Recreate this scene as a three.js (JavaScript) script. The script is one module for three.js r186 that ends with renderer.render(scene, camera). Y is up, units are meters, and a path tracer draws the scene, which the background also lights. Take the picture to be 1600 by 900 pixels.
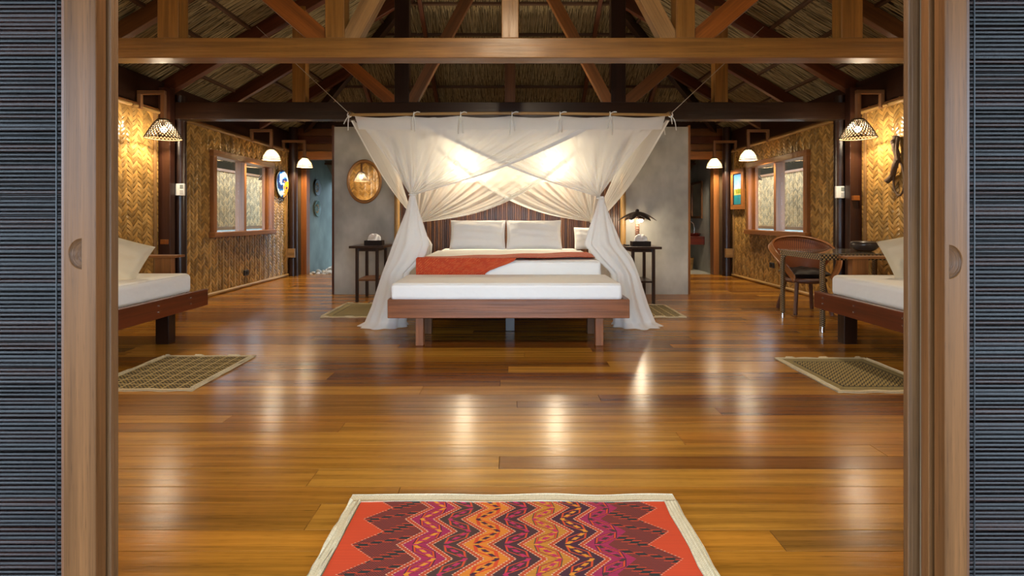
import * as THREE from 'three';
import { RoundedBoxGeometry } from 'three/addons/geometries/RoundedBoxGeometry.js';
import { mergeGeometries } from 'three/addons/utils/BufferGeometryUtils.js';

// ---------- camera, sky, exposure ----------
const scene = new THREE.Scene();
const camera = new THREE.PerspectiveCamera(58.715, 16 / 9, 0.05, 200);
camera.position.set(0, 1.05, 0);
camera.lookAt(0, 1.05, -5);
camera.setViewOffset(1600, 900, 3, 109, 1600, 900);
const renderer = new THREE.WebGLRenderer({ antialias: true });
renderer.toneMapping = THREE.LinearToneMapping;
renderer.toneMappingExposure = 1.3;
renderer.shadowMap.enabled = true;
scene.background = new THREE.Color().setRGB(0.60, 0.79, 1.0);
scene.backgroundIntensity = 7.5;
const LAMP = new THREE.Color().setRGB(1.0, 0.81, 0.56);   // warm bulbs

// ---------- helpers ----------
let seed = 7;
const rnd = () => { seed = (seed * 1664525 + 1013904223) >>> 0; return seed / 4294967296; };
const rr = (a, b) => a + (b - a) * rnd();
const V = (x, y, z) => new THREE.Vector3(x, y, z);
const lerp = (a, b, t) => a + (b - a) * t;
const smooth = (t) => { t = Math.min(1, Math.max(0, t)); return t * t * (3 - 2 * t); };
const lin = (r, g, b) => new THREE.Color().setRGB(r, g, b);
const taken = {};
function numbered(n) { const k = taken[n] = (taken[n] ?? -1) + 1; return k ? n + '_' + String(k).padStart(3, '0') : n; }
function sh(m) { m.castShadow = true; m.receiveShadow = true; return m; }
function thing(name, label, category, opt = {}) {
  const o = new THREE.Group(); o.name = numbered(name); scene.add(o);
  o.userData = { label, category };
  if (opt.group) o.userData.group = opt.group;
  if (opt.kind) o.userData.kind = opt.kind;
  if (opt.at) o.position.set(...opt.at);
  if (opt.turn) o.rotation.y = opt.turn;
  return o;
}
function part(parent, name, geo, mat, pos, rot, label) {
  const m = sh(new THREE.Mesh(geo, mat)); m.name = name;
  if (pos) m.position.set(...pos);
  if (rot) m.rotation.set(...rot);
  if (label) m.userData.label = label;
  parent.add(m); return m;
}
function single(name, label, category, geo, mat, opt = {}) {
  const m = sh(new THREE.Mesh(geo, mat)); m.name = numbered(name); scene.add(m);
  m.userData = { label, category };
  if (opt.group) m.userData.group = opt.group;
  if (opt.kind) m.userData.kind = opt.kind;
  if (opt.at) m.position.set(...opt.at);
  if (opt.turn) m.rotation.y = opt.turn;
  return m;
}
// box with chamfered edges; uv in metres, u along axis g ('x','y','z'), random offset
function wbox(sx, sy, sz, g = 'x', c = 0.004) {
  const geo = new RoundedBoxGeometry(sx, sy, sz, 1, Math.min(c, sx / 2.1, sy / 2.1, sz / 2.1));
  return grainUV(geo, g);
}
function grainUV(geo, g = 'x') {
  const p = geo.attributes.position, n = geo.attributes.normal, uv = new Float32Array(p.count * 2);
  const ou = rnd() * 7, ov = rnd() * 7;
  for (let i = 0; i < p.count; i++) {
    const P = { x: p.getX(i), y: p.getY(i), z: p.getZ(i) };
    const N = { x: Math.abs(n.getX(i)), y: Math.abs(n.getY(i)), z: Math.abs(n.getZ(i)) };
    let a = 'x', b = 'y';
    const others = ['x', 'y', 'z'].filter(k => k !== g);
    let nm = 'x'; if (N.y > N.x && N.y >= N.z) nm = 'y'; else if (N.z > N.x) nm = 'z';
    if (nm === g) { a = others[0]; b = others[1]; } else { a = g; b = others.find(k => k !== nm); }
    uv[2 * i] = P[a] + ou; uv[2 * i + 1] = P[b] + ov + (nm === 'y' ? 0.37 : 0);
  }
  geo.setAttribute('uv', new THREE.BufferAttribute(uv, 2));
  return geo;
}
// beam between two points in a plane of constant z (xy plane), or any two points
function beam(parent, name, a, b, h, w, mat, label) {
  const d = new THREE.Vector3().subVectors(b, a), L = d.length();
  const geo = wbox(L, h, w, 'x', 0.006);
  const m = part(parent, name, geo, mat, null, null, label);
  const x = d.clone().normalize();
  let up = Math.abs(x.y) > 0.98 ? V(1, 0, 0) : V(0, 1, 0);
  const z = new THREE.Vector3().crossVectors(x, up).normalize();
  up = new THREE.Vector3().crossVectors(z, x);
  m.quaternion.setFromRotationMatrix(new THREE.Matrix4().makeBasis(x, up, z));
  m.position.copy(a).addScaledVector(d, 0.5);
  return m;
}
function tube(pts, r, seg = 24, rad = 7, closed = false) {
  return new THREE.TubeGeometry(new THREE.CatmullRomCurve3(pts, closed), seg, r, rad, closed);
}
// open sheet from f(u,v)->Vector3
function sheet(f, nu, nv, uvs = [1, 1]) {
  const pos = [], uv = [], idx = [];
  for (let j = 0; j <= nv; j++) for (let i = 0; i <= nu; i++) {
    const p = f(i / nu, j / nv); pos.push(p.x, p.y, p.z); uv.push(i / nu * uvs[0], j / nv * uvs[1]);
  }
  for (let j = 0; j < nv; j++) for (let i = 0; i < nu; i++) {
    const a = j * (nu + 1) + i, b = a + 1, c = a + nu + 1, d = c + 1; idx.push(a, b, d, a, d, c);
  }
  const g = new THREE.BufferGeometry();
  g.setAttribute('position', new THREE.Float32BufferAttribute(pos, 3));
  g.setAttribute('uv', new THREE.Float32BufferAttribute(uv, 2));
  g.setIndex(idx); g.computeVertexNormals(); return g;
}
// closed sheet with thickness
function slab(f, nu, nv, th, uvs = [1, 1]) {
  const top = sheet(f, nu, nv, uvs), p = top.attributes.position, n = top.attributes.normal, N = p.count;
  const pos = [...p.array], uv = [...top.attributes.uv.array, ...top.attributes.uv.array], idx = [...top.index.array];
  for (let i = 0; i < N; i++) pos.push(p.getX(i) - n.getX(i) * th, p.getY(i) - n.getY(i) * th, p.getZ(i) - n.getZ(i) * th);
  for (let k = 0; k < top.index.count; k += 3) idx.push(top.index.array[k] + N, top.index.array[k + 2] + N, top.index.array[k + 1] + N);
  const edge = (a, b) => idx.push(a, a + N, b, b, a + N, b + N);
  for (let i = 0; i < nu; i++) { edge(i + 1, i); edge(nv * (nu + 1) + i, nv * (nu + 1) + i + 1); }
  for (let j = 0; j < nv; j++) { edge(j * (nu + 1), (j + 1) * (nu + 1)); edge((j + 1) * (nu + 1) + nu, j * (nu + 1) + nu); }
  const g = new THREE.BufferGeometry();
  g.setAttribute('position', new THREE.Float32BufferAttribute(pos, 3));
  g.setAttribute('uv', new THREE.Float32BufferAttribute(uv, 2));
  g.setIndex(idx); g.computeVertexNormals(); return g;
}
function lathe(pts, seg = 32) { return new THREE.LatheGeometry(pts.map(([r, y]) => new THREE.Vector2(r, y)), seg); }

// ---------- procedural textures ----------
const hash = (x, y, s) => { let h = Math.imul(x, 374761393) ^ Math.imul(y, 668265263) ^ Math.imul(s, 1274126177); h = Math.imul(h ^ (h >>> 13), 1274126177); return ((h ^ (h >>> 16)) >>> 0) / 4294967296; };
function pn(x, y, px, py, s) {   // periodic value noise
  const xi = Math.floor(x), yi = Math.floor(y), fx = smooth(x - xi), fy = smooth(y - yi), m = (a, n) => ((a % n) + n) % n;
  const h = (a, b) => hash(m(a, px), m(b, py), s);
  return lerp(lerp(h(xi, yi), h(xi + 1, yi), fx), lerp(h(xi, yi + 1), h(xi + 1, yi + 1), fx), fy);
}
function fbm(u, v, fu, fv, oct, s) { let a = 0, w = 0.5, t = 0; for (let o = 0; o < oct; o++) { a += w * pn(u * fu, v * fv, fu, fv, s + o); t += w; w *= 0.55; fu *= 2; fv *= 2; } return a / t; }
function tex(w, h, fn, srgb = true, rep = [1, 1]) {
  const d = new Uint8Array(w * h * 4);
  for (let j = 0; j < h; j++) for (let i = 0; i < w; i++) {
    const c = fn(i / w, j / h), k = 4 * (j * w + i);
    for (let q = 0; q < 3; q++) d[k + q] = Math.max(0, Math.min(255, 255 * (Array.isArray(c) ? c[q] : c)));
    d[k + 3] = 255;
  }
  const t = new THREE.DataTexture(d, w, h, THREE.RGBAFormat);
  t.wrapS = t.wrapT = THREE.RepeatWrapping; t.magFilter = THREE.LinearFilter; t.minFilter = THREE.LinearMipmapLinearFilter; t.generateMipmaps = true;
  if (srgb) t.colorSpace = THREE.SRGBColorSpace;
  t.repeat.set(...rep); t.needsUpdate = true; return t;
}
// wood: one repeat = 1.6 m along the grain, 0.32 m across
const woodFn = (s) => (u, v) => {
  const w = v + 0.03 * (fbm(u, v, 2, 2, 3, s + 40) - 0.5);
  let g = 0.62 + 0.34 * fbm(u, w, 2, 9, 4, s) + 0.16 * (fbm(u, w, 4, 48, 3, s + 9) - 0.5);
  const pore = fbm(u, v, 24, 150, 2, s + 20); if (pore > 0.66) g -= 0.5 * (pore - 0.66);
  return [g * 1.04, g * 1.0, g * 0.95];
};
const woodMap = tex(768, 512, woodFn(11), true, [1 / 1.6, 1 / 0.32]);
const woodMapB = tex(768, 512, woodFn(77), true, [1 / 1.1, 1 / 0.22]);
const woodBump = tex(512, 512, (u, v) => fbm(u, v, 3, 60, 3, 5), false, [1 / 1.2, 1 / 0.3]);
const floorBump = tex(512, 512, (u, v) => 0.65 * fbm(u, v, 10, 14, 3, 91) + 0.35 * fbm(u, v, 6, 90, 2, 31), false, [1 / 0.9, 1 / 0.45]);
const concreteMap = tex(512, 512, (u, v) => { const a = fbm(u, v, 3, 3, 5, 3), b = fbm(u, v, 12, 7, 4, 8); const g = 0.80 + 0.40 * (a - 0.5) + 0.2 * (b - 0.5); return [g, g, g * 0.985]; }, true, [1 / 2.4, 1 / 2.4]);
const concreteBump = tex(512, 512, (u, v) => 0.7 * fbm(u, v, 6, 6, 4, 61) + 0.3 * fbm(u, v, 40, 22, 2, 62), false, [1 / 1.5, 1 / 1.5]);
const clothBump = tex(512, 512, (u, v) => fbm(u, v, 5, 7, 4, 44), false, [1, 1]);
const weaveMap = tex(128, 128, (u, v) => { const a = (Math.floor(u * 8) + Math.floor(v * 8)) % 2; const f = a ? (u * 8) % 1 : (v * 8) % 1; return 0.25 + 0.6 * Math.sin(Math.PI * f) * (a ? 1 : 0.45); }, true, [1, 1]);

const std = (o) => new THREE.MeshStandardMaterial(o);
const phys = (o) => new THREE.MeshPhysicalMaterial(o);
const wood = (r, g, b, rough = 0.45, map = woodMap, bs = 0.0008) => std({ color: lin(r, g, b), map, roughness: rough, bumpMap: woodBump, bumpScale: bs });
const M = {
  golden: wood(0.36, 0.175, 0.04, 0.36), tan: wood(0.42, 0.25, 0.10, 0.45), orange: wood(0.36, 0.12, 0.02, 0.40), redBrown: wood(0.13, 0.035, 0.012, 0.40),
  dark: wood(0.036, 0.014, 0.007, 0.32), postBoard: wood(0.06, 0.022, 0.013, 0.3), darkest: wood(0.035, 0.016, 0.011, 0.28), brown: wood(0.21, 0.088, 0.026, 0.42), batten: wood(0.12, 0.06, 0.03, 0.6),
  frame: wood(0.42, 0.175, 0.05, 0.35), door: phys({ color: lin(0.19, 0.085, 0.032), map: woodMapB, roughness: 0.32, specularIntensity: 0.35, bumpMap: woodBump, bumpScale: 0.0008 }), doorDark: wood(0.17, 0.07, 0.03, 0.38), weathered: wood(0.17, 0.08, 0.028, 0.5, woodMapB, 0.0015), pale: wood(0.42, 0.35, 0.24, 0.55),
  rail: wood(0.19, 0.042, 0.012, 0.32), bench: wood(0.36, 0.135, 0.05, 0.4, woodMapB, 0.0012), bracket: wood(0.42, 0.22, 0.10, 0.5), table: wood(0.045, 0.022, 0.016, 0.30),
  concrete: std({ color: lin(0.78, 0.78, 0.74), map: concreteMap, roughness: 0.36, bumpMap: concreteBump, bumpScale: 0.004 }),
  plaster: std({ color: lin(0.24, 0.285, 0.25), map: concreteMap, roughness: 0.6, bumpMap: concreteBump, bumpScale: 0.004 }),
  bamboo: std({ color: lin(0.60, 0.38, 0.14), map: woodMap, roughness: 0.38 }),
  backing: std({ color: lin(0.10, 0.055, 0.02), roughness: 0.8 }),
  strip: std({ color: lin(1, 1, 1), roughness: 0.26 }),
  stripMatte: std({ color: lin(1, 1, 1), roughness: 0.85 }),
  straw: std({ color: lin(1, 1, 1), roughness: 0.75 }),
  thatchBack: std({ color: lin(0.10, 0.075, 0.04), roughness: 0.95 }),
  sheet: std({ color: lin(0.88, 0.88, 0.86), roughness: 0.85, bumpMap: clothBump, bumpScale: 0.008 }),
  pillow: std({ color: lin(0.90, 0.89, 0.86), roughness: 0.88, bumpMap: clothBump, bumpScale: 0.012 }),
  beige: std({ color: lin(0.72, 0.64, 0.47), roughness: 0.9, bumpMap: clothBump, bumpScale: 0.012 }),
  net: phys({ color: lin(0.93, 0.94, 0.93), roughness: 1, transmission: 0.5, thickness: 0, side: THREE.DoubleSide, transparent: true, opacity: 0.64 }),
  netRear: phys({ color: lin(0.92, 0.92, 0.88), roughness: 1, transmission: 0.5, thickness: 0, side: THREE.DoubleSide, transparent: true, opacity: 0.5 }),
  netDense: phys({ color: lin(0.93, 0.94, 0.93), roughness: 1, transmission: 0.4, thickness: 0, side: THREE.DoubleSide, transparent: true, opacity: 0.93 }),
  ribbon: std({ color: lin(0.85, 0.85, 0.80), roughness: 0.9 }),
  rope: std({ color: lin(0.55, 0.52, 0.45), roughness: 0.8 }),
  steel: std({ color: lin(0.75, 0.75, 0.75), roughness: 0.2, metalness: 1 }),
  mirror: std({ color: lin(0.92, 0.92, 0.92), roughness: 0.02, metalness: 1 }),
  bronze: std({ color: lin(0.34, 0.17, 0.06), roughness: 0.35, metalness: 0.4 }),
  black: std({ color: lin(0.015, 0.014, 0.014), roughness: 0.4 }),
  white: std({ color: lin(0.80, 0.80, 0.77), roughness: 0.5 }),
  leather: phys({ color: lin(0.022, 0.014, 0.011), roughness: 0.55, specularIntensity: 0.4 }),
  glass: phys({ color: lin(1, 1, 1), roughness: 0.0, transmission: 1, thickness: 0, ior: 1.45 }),
  bulb: std({ color: lin(1, 0.9, 0.7), emissive: LAMP, emissiveIntensity: 26, roughness: 0.4 }),
  wicker: std({ color: lin(0.07, 0.042, 0.016), roughness: 0.6 }),
  capiz: phys({ color: lin(0.12, 0.10, 0.07), roughness: 1, transmission: 0.6, thickness: 0, side: THREE.DoubleSide }),
};

// room: x = -4.03 .. 4.03, depth (minus z) 1.36 .. 9.5
const WX = 4.03, DF = 1.36, DB = 9.5;

// ---------- floor ----------
{
  const f = thing('floor', 'glossy brown hardwood plank floor of the room', 'floor', { kind: 'structure' });
  part(f, 'subfloor', new THREE.BoxGeometry(2 * WX + 0.3, 0.08, DB - DF + 0.5), M.backing, [0, -0.07, -(DF + DB) / 2]);
  const tones = [[0.40, 0.205, 0.070], [0.34, 0.165, 0.055], [0.46, 0.245, 0.088], [0.22, 0.095, 0.036], [0.37, 0.175, 0.052], [0.43, 0.20, 0.058], [0.27, 0.135, 0.055], [0.19, 0.072, 0.03]];
  const mats = tones.map(([r, g, b], i) => phys({ specularIntensity: 0.6, color: lin(r * 1.3, g * 1.2, b * 0.5), map: i % 2 ? woodMap : woodMapB, roughness: 0.22, bumpMap: floorBump, bumpScale: 0.0006 }));
  let d = DF - 0.1, last = 0;
  while (d < DB + 0.05) {
    const w = rr(0.10, 0.16); let x = -WX - rr(0, 2.5);
    while (x < WX) {
      const L = rr(2.2, 4.4), x0 = Math.max(x, -WX - 0.05), x1 = Math.min(x + L, WX + 0.05);
      if (x1 - x0 > 0.05) {
        let t = Math.floor(rnd() * tones.length); if (t === last) t = (t + 3) % tones.length; last = t;
        part(f, 'plank', wbox(x1 - x0 - 0.0015, 0.03, w - 0.0015, 'x', 0.0012), mats[t], [(x0 + x1) / 2, -0.015 - rr(0, 0.0004), -(d + w / 2)]);
      }
      x += L;
    }
    d += w;
  }
}

// ---------- outdoors: ground and veranda ----------
single('ground', 'pale sandy ground outside the room', 'ground', new THREE.BoxGeometry(80, 0.2, 80), std({ color: lin(0.34, 0.31, 0.26), roughness: 0.95 }), { kind: 'structure', at: [0, -0.55, 0] });
{
  const v = thing('veranda_floor', 'grey wooden veranda deck outside the sliding doors', 'deck', { kind: 'structure' });
  for (let i = 0; i < 16; i++) part(v, 'plank', wbox(9, 0.04, 0.145, 'x'), M.weathered, [0, -0.035, 1.05 - i * 0.15]);
}

{
  const v = thing('veranda_roof', 'thatched veranda roof over the deck', 'roof', { kind: 'structure' });
  part(v, 'thatch_slope', slab((u, w) => V(lerp(-4.8, 4.8, u), 2.85 - 0.42 * w, lerp(-1.3, 1.5, w)), 1, 4, -0.1), M.thatchBack);
  for (const x of [-4.2, 4.2]) part(v, 'post', wbox(0.14, 2.75, 0.14, 'y'), M.dark, [x, 0.98, 1.3]);
  part(v, 'beam', wbox(8.8, 0.14, 0.12, 'x'), M.dark, [0, 2.40, 1.3]);
}

for (const s of [-1, 1]) single('garden_wall', s < 0 ? 'low plastered garden wall closing the yard beyond the plaster passage' : 'low plastered garden wall closing the yard beyond the bathroom', 'wall', grainUV(new THREE.BoxGeometry(8.4, 2.9, 0.15), 'x'), M.plaster, { kind: 'structure', at: [s * 4.8, 1.0, -13.6] });

// ---------- woven bamboo walls ----------
const stripGeo = (() => {   // one float of the weave: arched strip 0.1 x 0.031
  const L = 0.122, w = 0.0355;
  return slab((u, v) => V((u - 0.5) * L, (v - 0.5) * w, 0.009 * Math.cos((u - 0.5) * Math.PI) - 0.004 + 0.0026 * Math.cos((v - 0.5) * Math.PI)), 6, 3, 0.0015);
})();
// weave on a plane: origin, axes ex (horizontal), up, normal n; w x h metres; skip(x, y) true = hole
function weave(parent, place, w, h, skip, tone, mat = M.strip) {
  const s = 0.036, list = [], c = Math.SQRT1_2;
  const R = Math.ceil((w + h) / s);
  for (let i = -R; i < R; i++) for (let j = -R; j < R; j++) {
    const k = (((i - j) % 6) + 6) % 6;
    let a, b, turn;
    if (k === 0) { a = (i + 1.5) * s; b = (j + 0.5) * s; turn = Math.PI / 4; }
    else if (k === 5) { a = (i + 0.5) * s; b = (j + 1.5) * s; turn = Math.PI / 4 + Math.PI / 2; } else continue;
    const x = (a - b) * c, y = (a + b) * c;
    if (x < 0.0 || x > w || y < 0.0 || y > h || (skip && skip(x, y))) continue;
    list.push([x, y, turn]);
  }
  const im = new THREE.InstancedMesh(stripGeo, mat, list.length), m = new THREE.Matrix4(), q = new THREE.Quaternion(), col = new THREE.Color();
  list.forEach(([x, y, t], i) => {
    q.setFromEuler(new THREE.Euler(rr(-0.05, 0.05), rr(-0.03, 0.03), t + rr(-0.03, 0.03)));
    im.setMatrixAt(i, m.compose(V(x, y, rr(0, 0.001)), q, V(1, rr(0.92, 1.0), 1)));
    const g = rr(0.5, 1.15), o = rr(-0.05, 0.05);
    im.setColorAt(i, col.setRGB(tone[0] * g * (1 + o), tone[1] * g, tone[2] * g * (1 - 2 * o)));
  });
  im.name = 'woven_strips'; im.userData.kind = 'stuff'; sh(im);
  place(im); parent.add(im);
}
const SAW = [0.50, 0.285, 0.082];
const WH = 2.27, W0 = 6.9, W1 = 8.6, WB = 0.84, WT = 1.93;     // wall height, window depth range and heights
for (const s of [-1, 1]) {
  const side = s < 0 ? 'left' : 'right';
  const wl = thing('wall_' + side, s < 0 ? 'woven split-bamboo wall behind the round painted disc' : 'woven split-bamboo wall behind the rattan chair and framed painting', 'wall', { kind: 'structure' });
  const X = s * (WX + 0.06), zc = (a, b) => -(a + b) / 2, bx = (d0, d1, y0, y1) => part(wl, 'backing', new THREE.BoxGeometry(0.1, y1 - y0, d1 - d0), M.backing, [X, (y0 + y1) / 2, zc(d0, d1)]);
  bx(DF, W0, 0, 2.29); bx(W1, DB, 0, 2.29); bx(W0, W1, 0, WB); bx(W0, W1, WT, 2.29);
  weave(wl, (im) => { im.position.set(s * (WX + 0.006), 0, s < 0 ? -DF : -DB); im.rotation.y = s < 0 ? Math.PI / 2 : -Math.PI / 2; },
    DB - DF, WH, (x, y) => { const d = s < 0 ? DF + x : DB - x; return d > W0 - 0.01 && d < W1 + 0.01 && y > WB - 0.03 && y < WT + 0.005; }, SAW);
  // outside weave is not seen; trims
  const cyl = (r, L) => grainUV(new THREE.CylinderGeometry(r, r, L, 10), 'y');
  for (let k = 0; k < 4; k++) {
    const d0 = DF + k * 2.035, L = 2.035;
    part(wl, 'bamboo_top_trim', cyl(0.022, L - 0.01), M.bamboo, [s * (WX - 0.01), WH - 0.01, -(d0 + L / 2)], [Math.PI / 2, 0, 0]);
  }
  for (let k = 0; k < 2; k++) part(wl, 'bamboo_bottom_trim', cyl(0.024, 4.06), M.bamboo, [s * (WX - 0.01), 0.026, -(DF + 2.035 + k * 4.07)], [Math.PI / 2, 0, 0]);
  part(wl, 'corner_trim', wbox(0.022, WH, 0.035, 'y'), M.tan, [s * (WX - 0.008), WH / 2, -5.80]);
  part(wl, 'corner_trim', wbox(0.022, WH, 0.03, 'y'), M.tan, [s * (WX - 0.008), WH / 2, -9.22]);
  // wall plate above
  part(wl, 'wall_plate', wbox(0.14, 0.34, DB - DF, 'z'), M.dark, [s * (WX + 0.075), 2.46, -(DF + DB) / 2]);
  part(wl, 'plate_trim', wbox(0.03, 0.03, DB - DF, 'z'), M.brown, [s * (WX - 0.006), 2.283, -(DF + DB) / 2]);

  // window
  const wn = thing('window_' + (s < 0 ? 1 : 2), s < 0 ? 'two-light wooden window beside the round painted disc' : 'two-light wooden window above the rattan chair', 'window', { kind: 'structure' });
  const fx = s * (WX + 0.03), mid = 7.72;
  const fr = (d0, d1, y0, y1, n, mat = M.frame, dx = 0, th = 0.17) => part(wn, n, wbox(th, y1 - y0, d1 - d0, d1 - d0 > y1 - y0 ? 'z' : 'y'), mat, [fx + dx, (y0 + y1) / 2, zc(d0, d1)]);
  fr(W0 - 0.03, W0 + 0.05, WB - 0.02, WT + 0.03, 'jamb'); fr(W1 - 0.05, W1 + 0.03, WB - 0.02, WT + 0.03, 'jamb');
  fr(W0 - 0.038, W1 + 0.038, WT - 0.04, WT + 0.044, 'head', M.frame, 0, 0.182);
  fr(W0 - 0.05, W1 + 0.05, WB - 0.05, WB + 0.02, 'sill', M.frame, -s * 0.015, 0.2);
  fr(mid - 0.03, mid + 0.03, WB, WT, 'mullion', M.frame, 0, 0.14);
  fr(W0 + 0.05, W0 + 0.10, WB + 0.02, WT - 0.04, 'sash_stile', M.frame, s * 0.02, 0.04); fr(W1 - 0.12, W1 - 0.05, WB + 0.02, WT - 0.04, 'sash_stile', M.frame, s * 0.02, 0.04);
  fr(mid + 0.03, mid + 0.07, WB + 0.02, WT - 0.04, 'sash_stile', M.frame, s * 0.02, 0.04);
  for (const [a, b] of [[W0 + 0.1, mid - 0.03], [mid + 0.07, W1 - 0.12]]) part(wn, 'pane', new THREE.BoxGeometry(0.004, WT - WB - 0.06, b - a), M.glass, [fx + s * 0.02, (WB + WT) / 2, zc(a, b)]);
  // woven garden screen outside the window
  {
    const a = 6.4, b = 13.2, y0 = 0.81, y1 = 2.06;
    const p = thing('woven_screen', s < 0 ? 'framed woven screen outside, seen through the window near the round disc' : 'framed woven screen outside, seen through the window above the rattan chair', 'screen', { at: [s * 5.8, 0, 0] });
    part(p, 'backing', new THREE.BoxGeometry(0.02, y1 - y0, b - a), M.backing, [s * 0.02, (y0 + y1) / 2, zc(a, b)]);
    for (const [q0, q1, h0, h1] of [[a, b, y0, y0 + 0.07], [a, b, y1 - 0.07, y1], [a, a + 0.07, -0.45, y1], [b - 0.07, b, -0.45, y1], [8.6, 8.67, -0.45, y1], [11.12, 11.19, -0.45, y1]])
      part(p, h1 - h0 > 1 ? 'post' : 'rail', wbox(h1 - h0 > 1 ? 0.06 : 0.05, h1 - h0 + (h1 - h0 > 1 ? 0.01 : 0), q1 - q0, q1 - q0 > h1 - h0 ? 'z' : 'y'), M.frame, [0, (h0 + h1) / 2, zc(q0, q1)]);
    weave(p, (im) => { im.position.set(0, y0, s < 0 ? -a : -b); im.rotation.y = s < 0 ? Math.PI / 2 : -Math.PI / 2; }, b - a, y1 - y0, (x, y) => y < 0.045 || y > y1 - y0 - 0.045 || x < 0.045 || x > b - a - 0.045, [0.66, 0.39, 0.16], M.stripMatte);
  }
  // posts
  const ps = thing('wall_post', s < 0 ? 'dark post and board against the wall above the pillow daybed' : 'dark post and board behind the ceramic bowl', 'post', { kind: 'structure' });
  part(ps, 'board', wbox(0.135, 2.55, 0.09, 'y'), M.postBoard, [s * 3.957, 1.275, -5.90]);
  part(ps, 'post', grainUV(new THREE.CylinderGeometry(0.07, 0.075, 2.5, 16), 'y'), M.darkest, [s * 3.925, 1.25, -6.085]);
  part(ps, 'peg', wbox(0.07, 0.055, 0.06, 'x'), M.orange, [s * 3.94, s < 0 ? 0.78 : 1.28, -5.845]);
  const pr = thing('wall_post', s < 0 ? 'rough dark post in the corner beside the plate-hung plaster passage' : 'rough dark post in the corner beside the bathroom doorway', 'post', { kind: 'structure' });
  part(pr, 'post', grainUV(new THREE.CylinderGeometry(0.075, 0.085, 2.7, 14), 'y'), M.darkest, [s * 3.95, 1.35, -9.33]);
  part(pr, 'base_block', wbox(0.13, 0.16, 0.05, 'x'), M.tan, [s * 3.95, 0.42, -9.25]);
}

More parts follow.
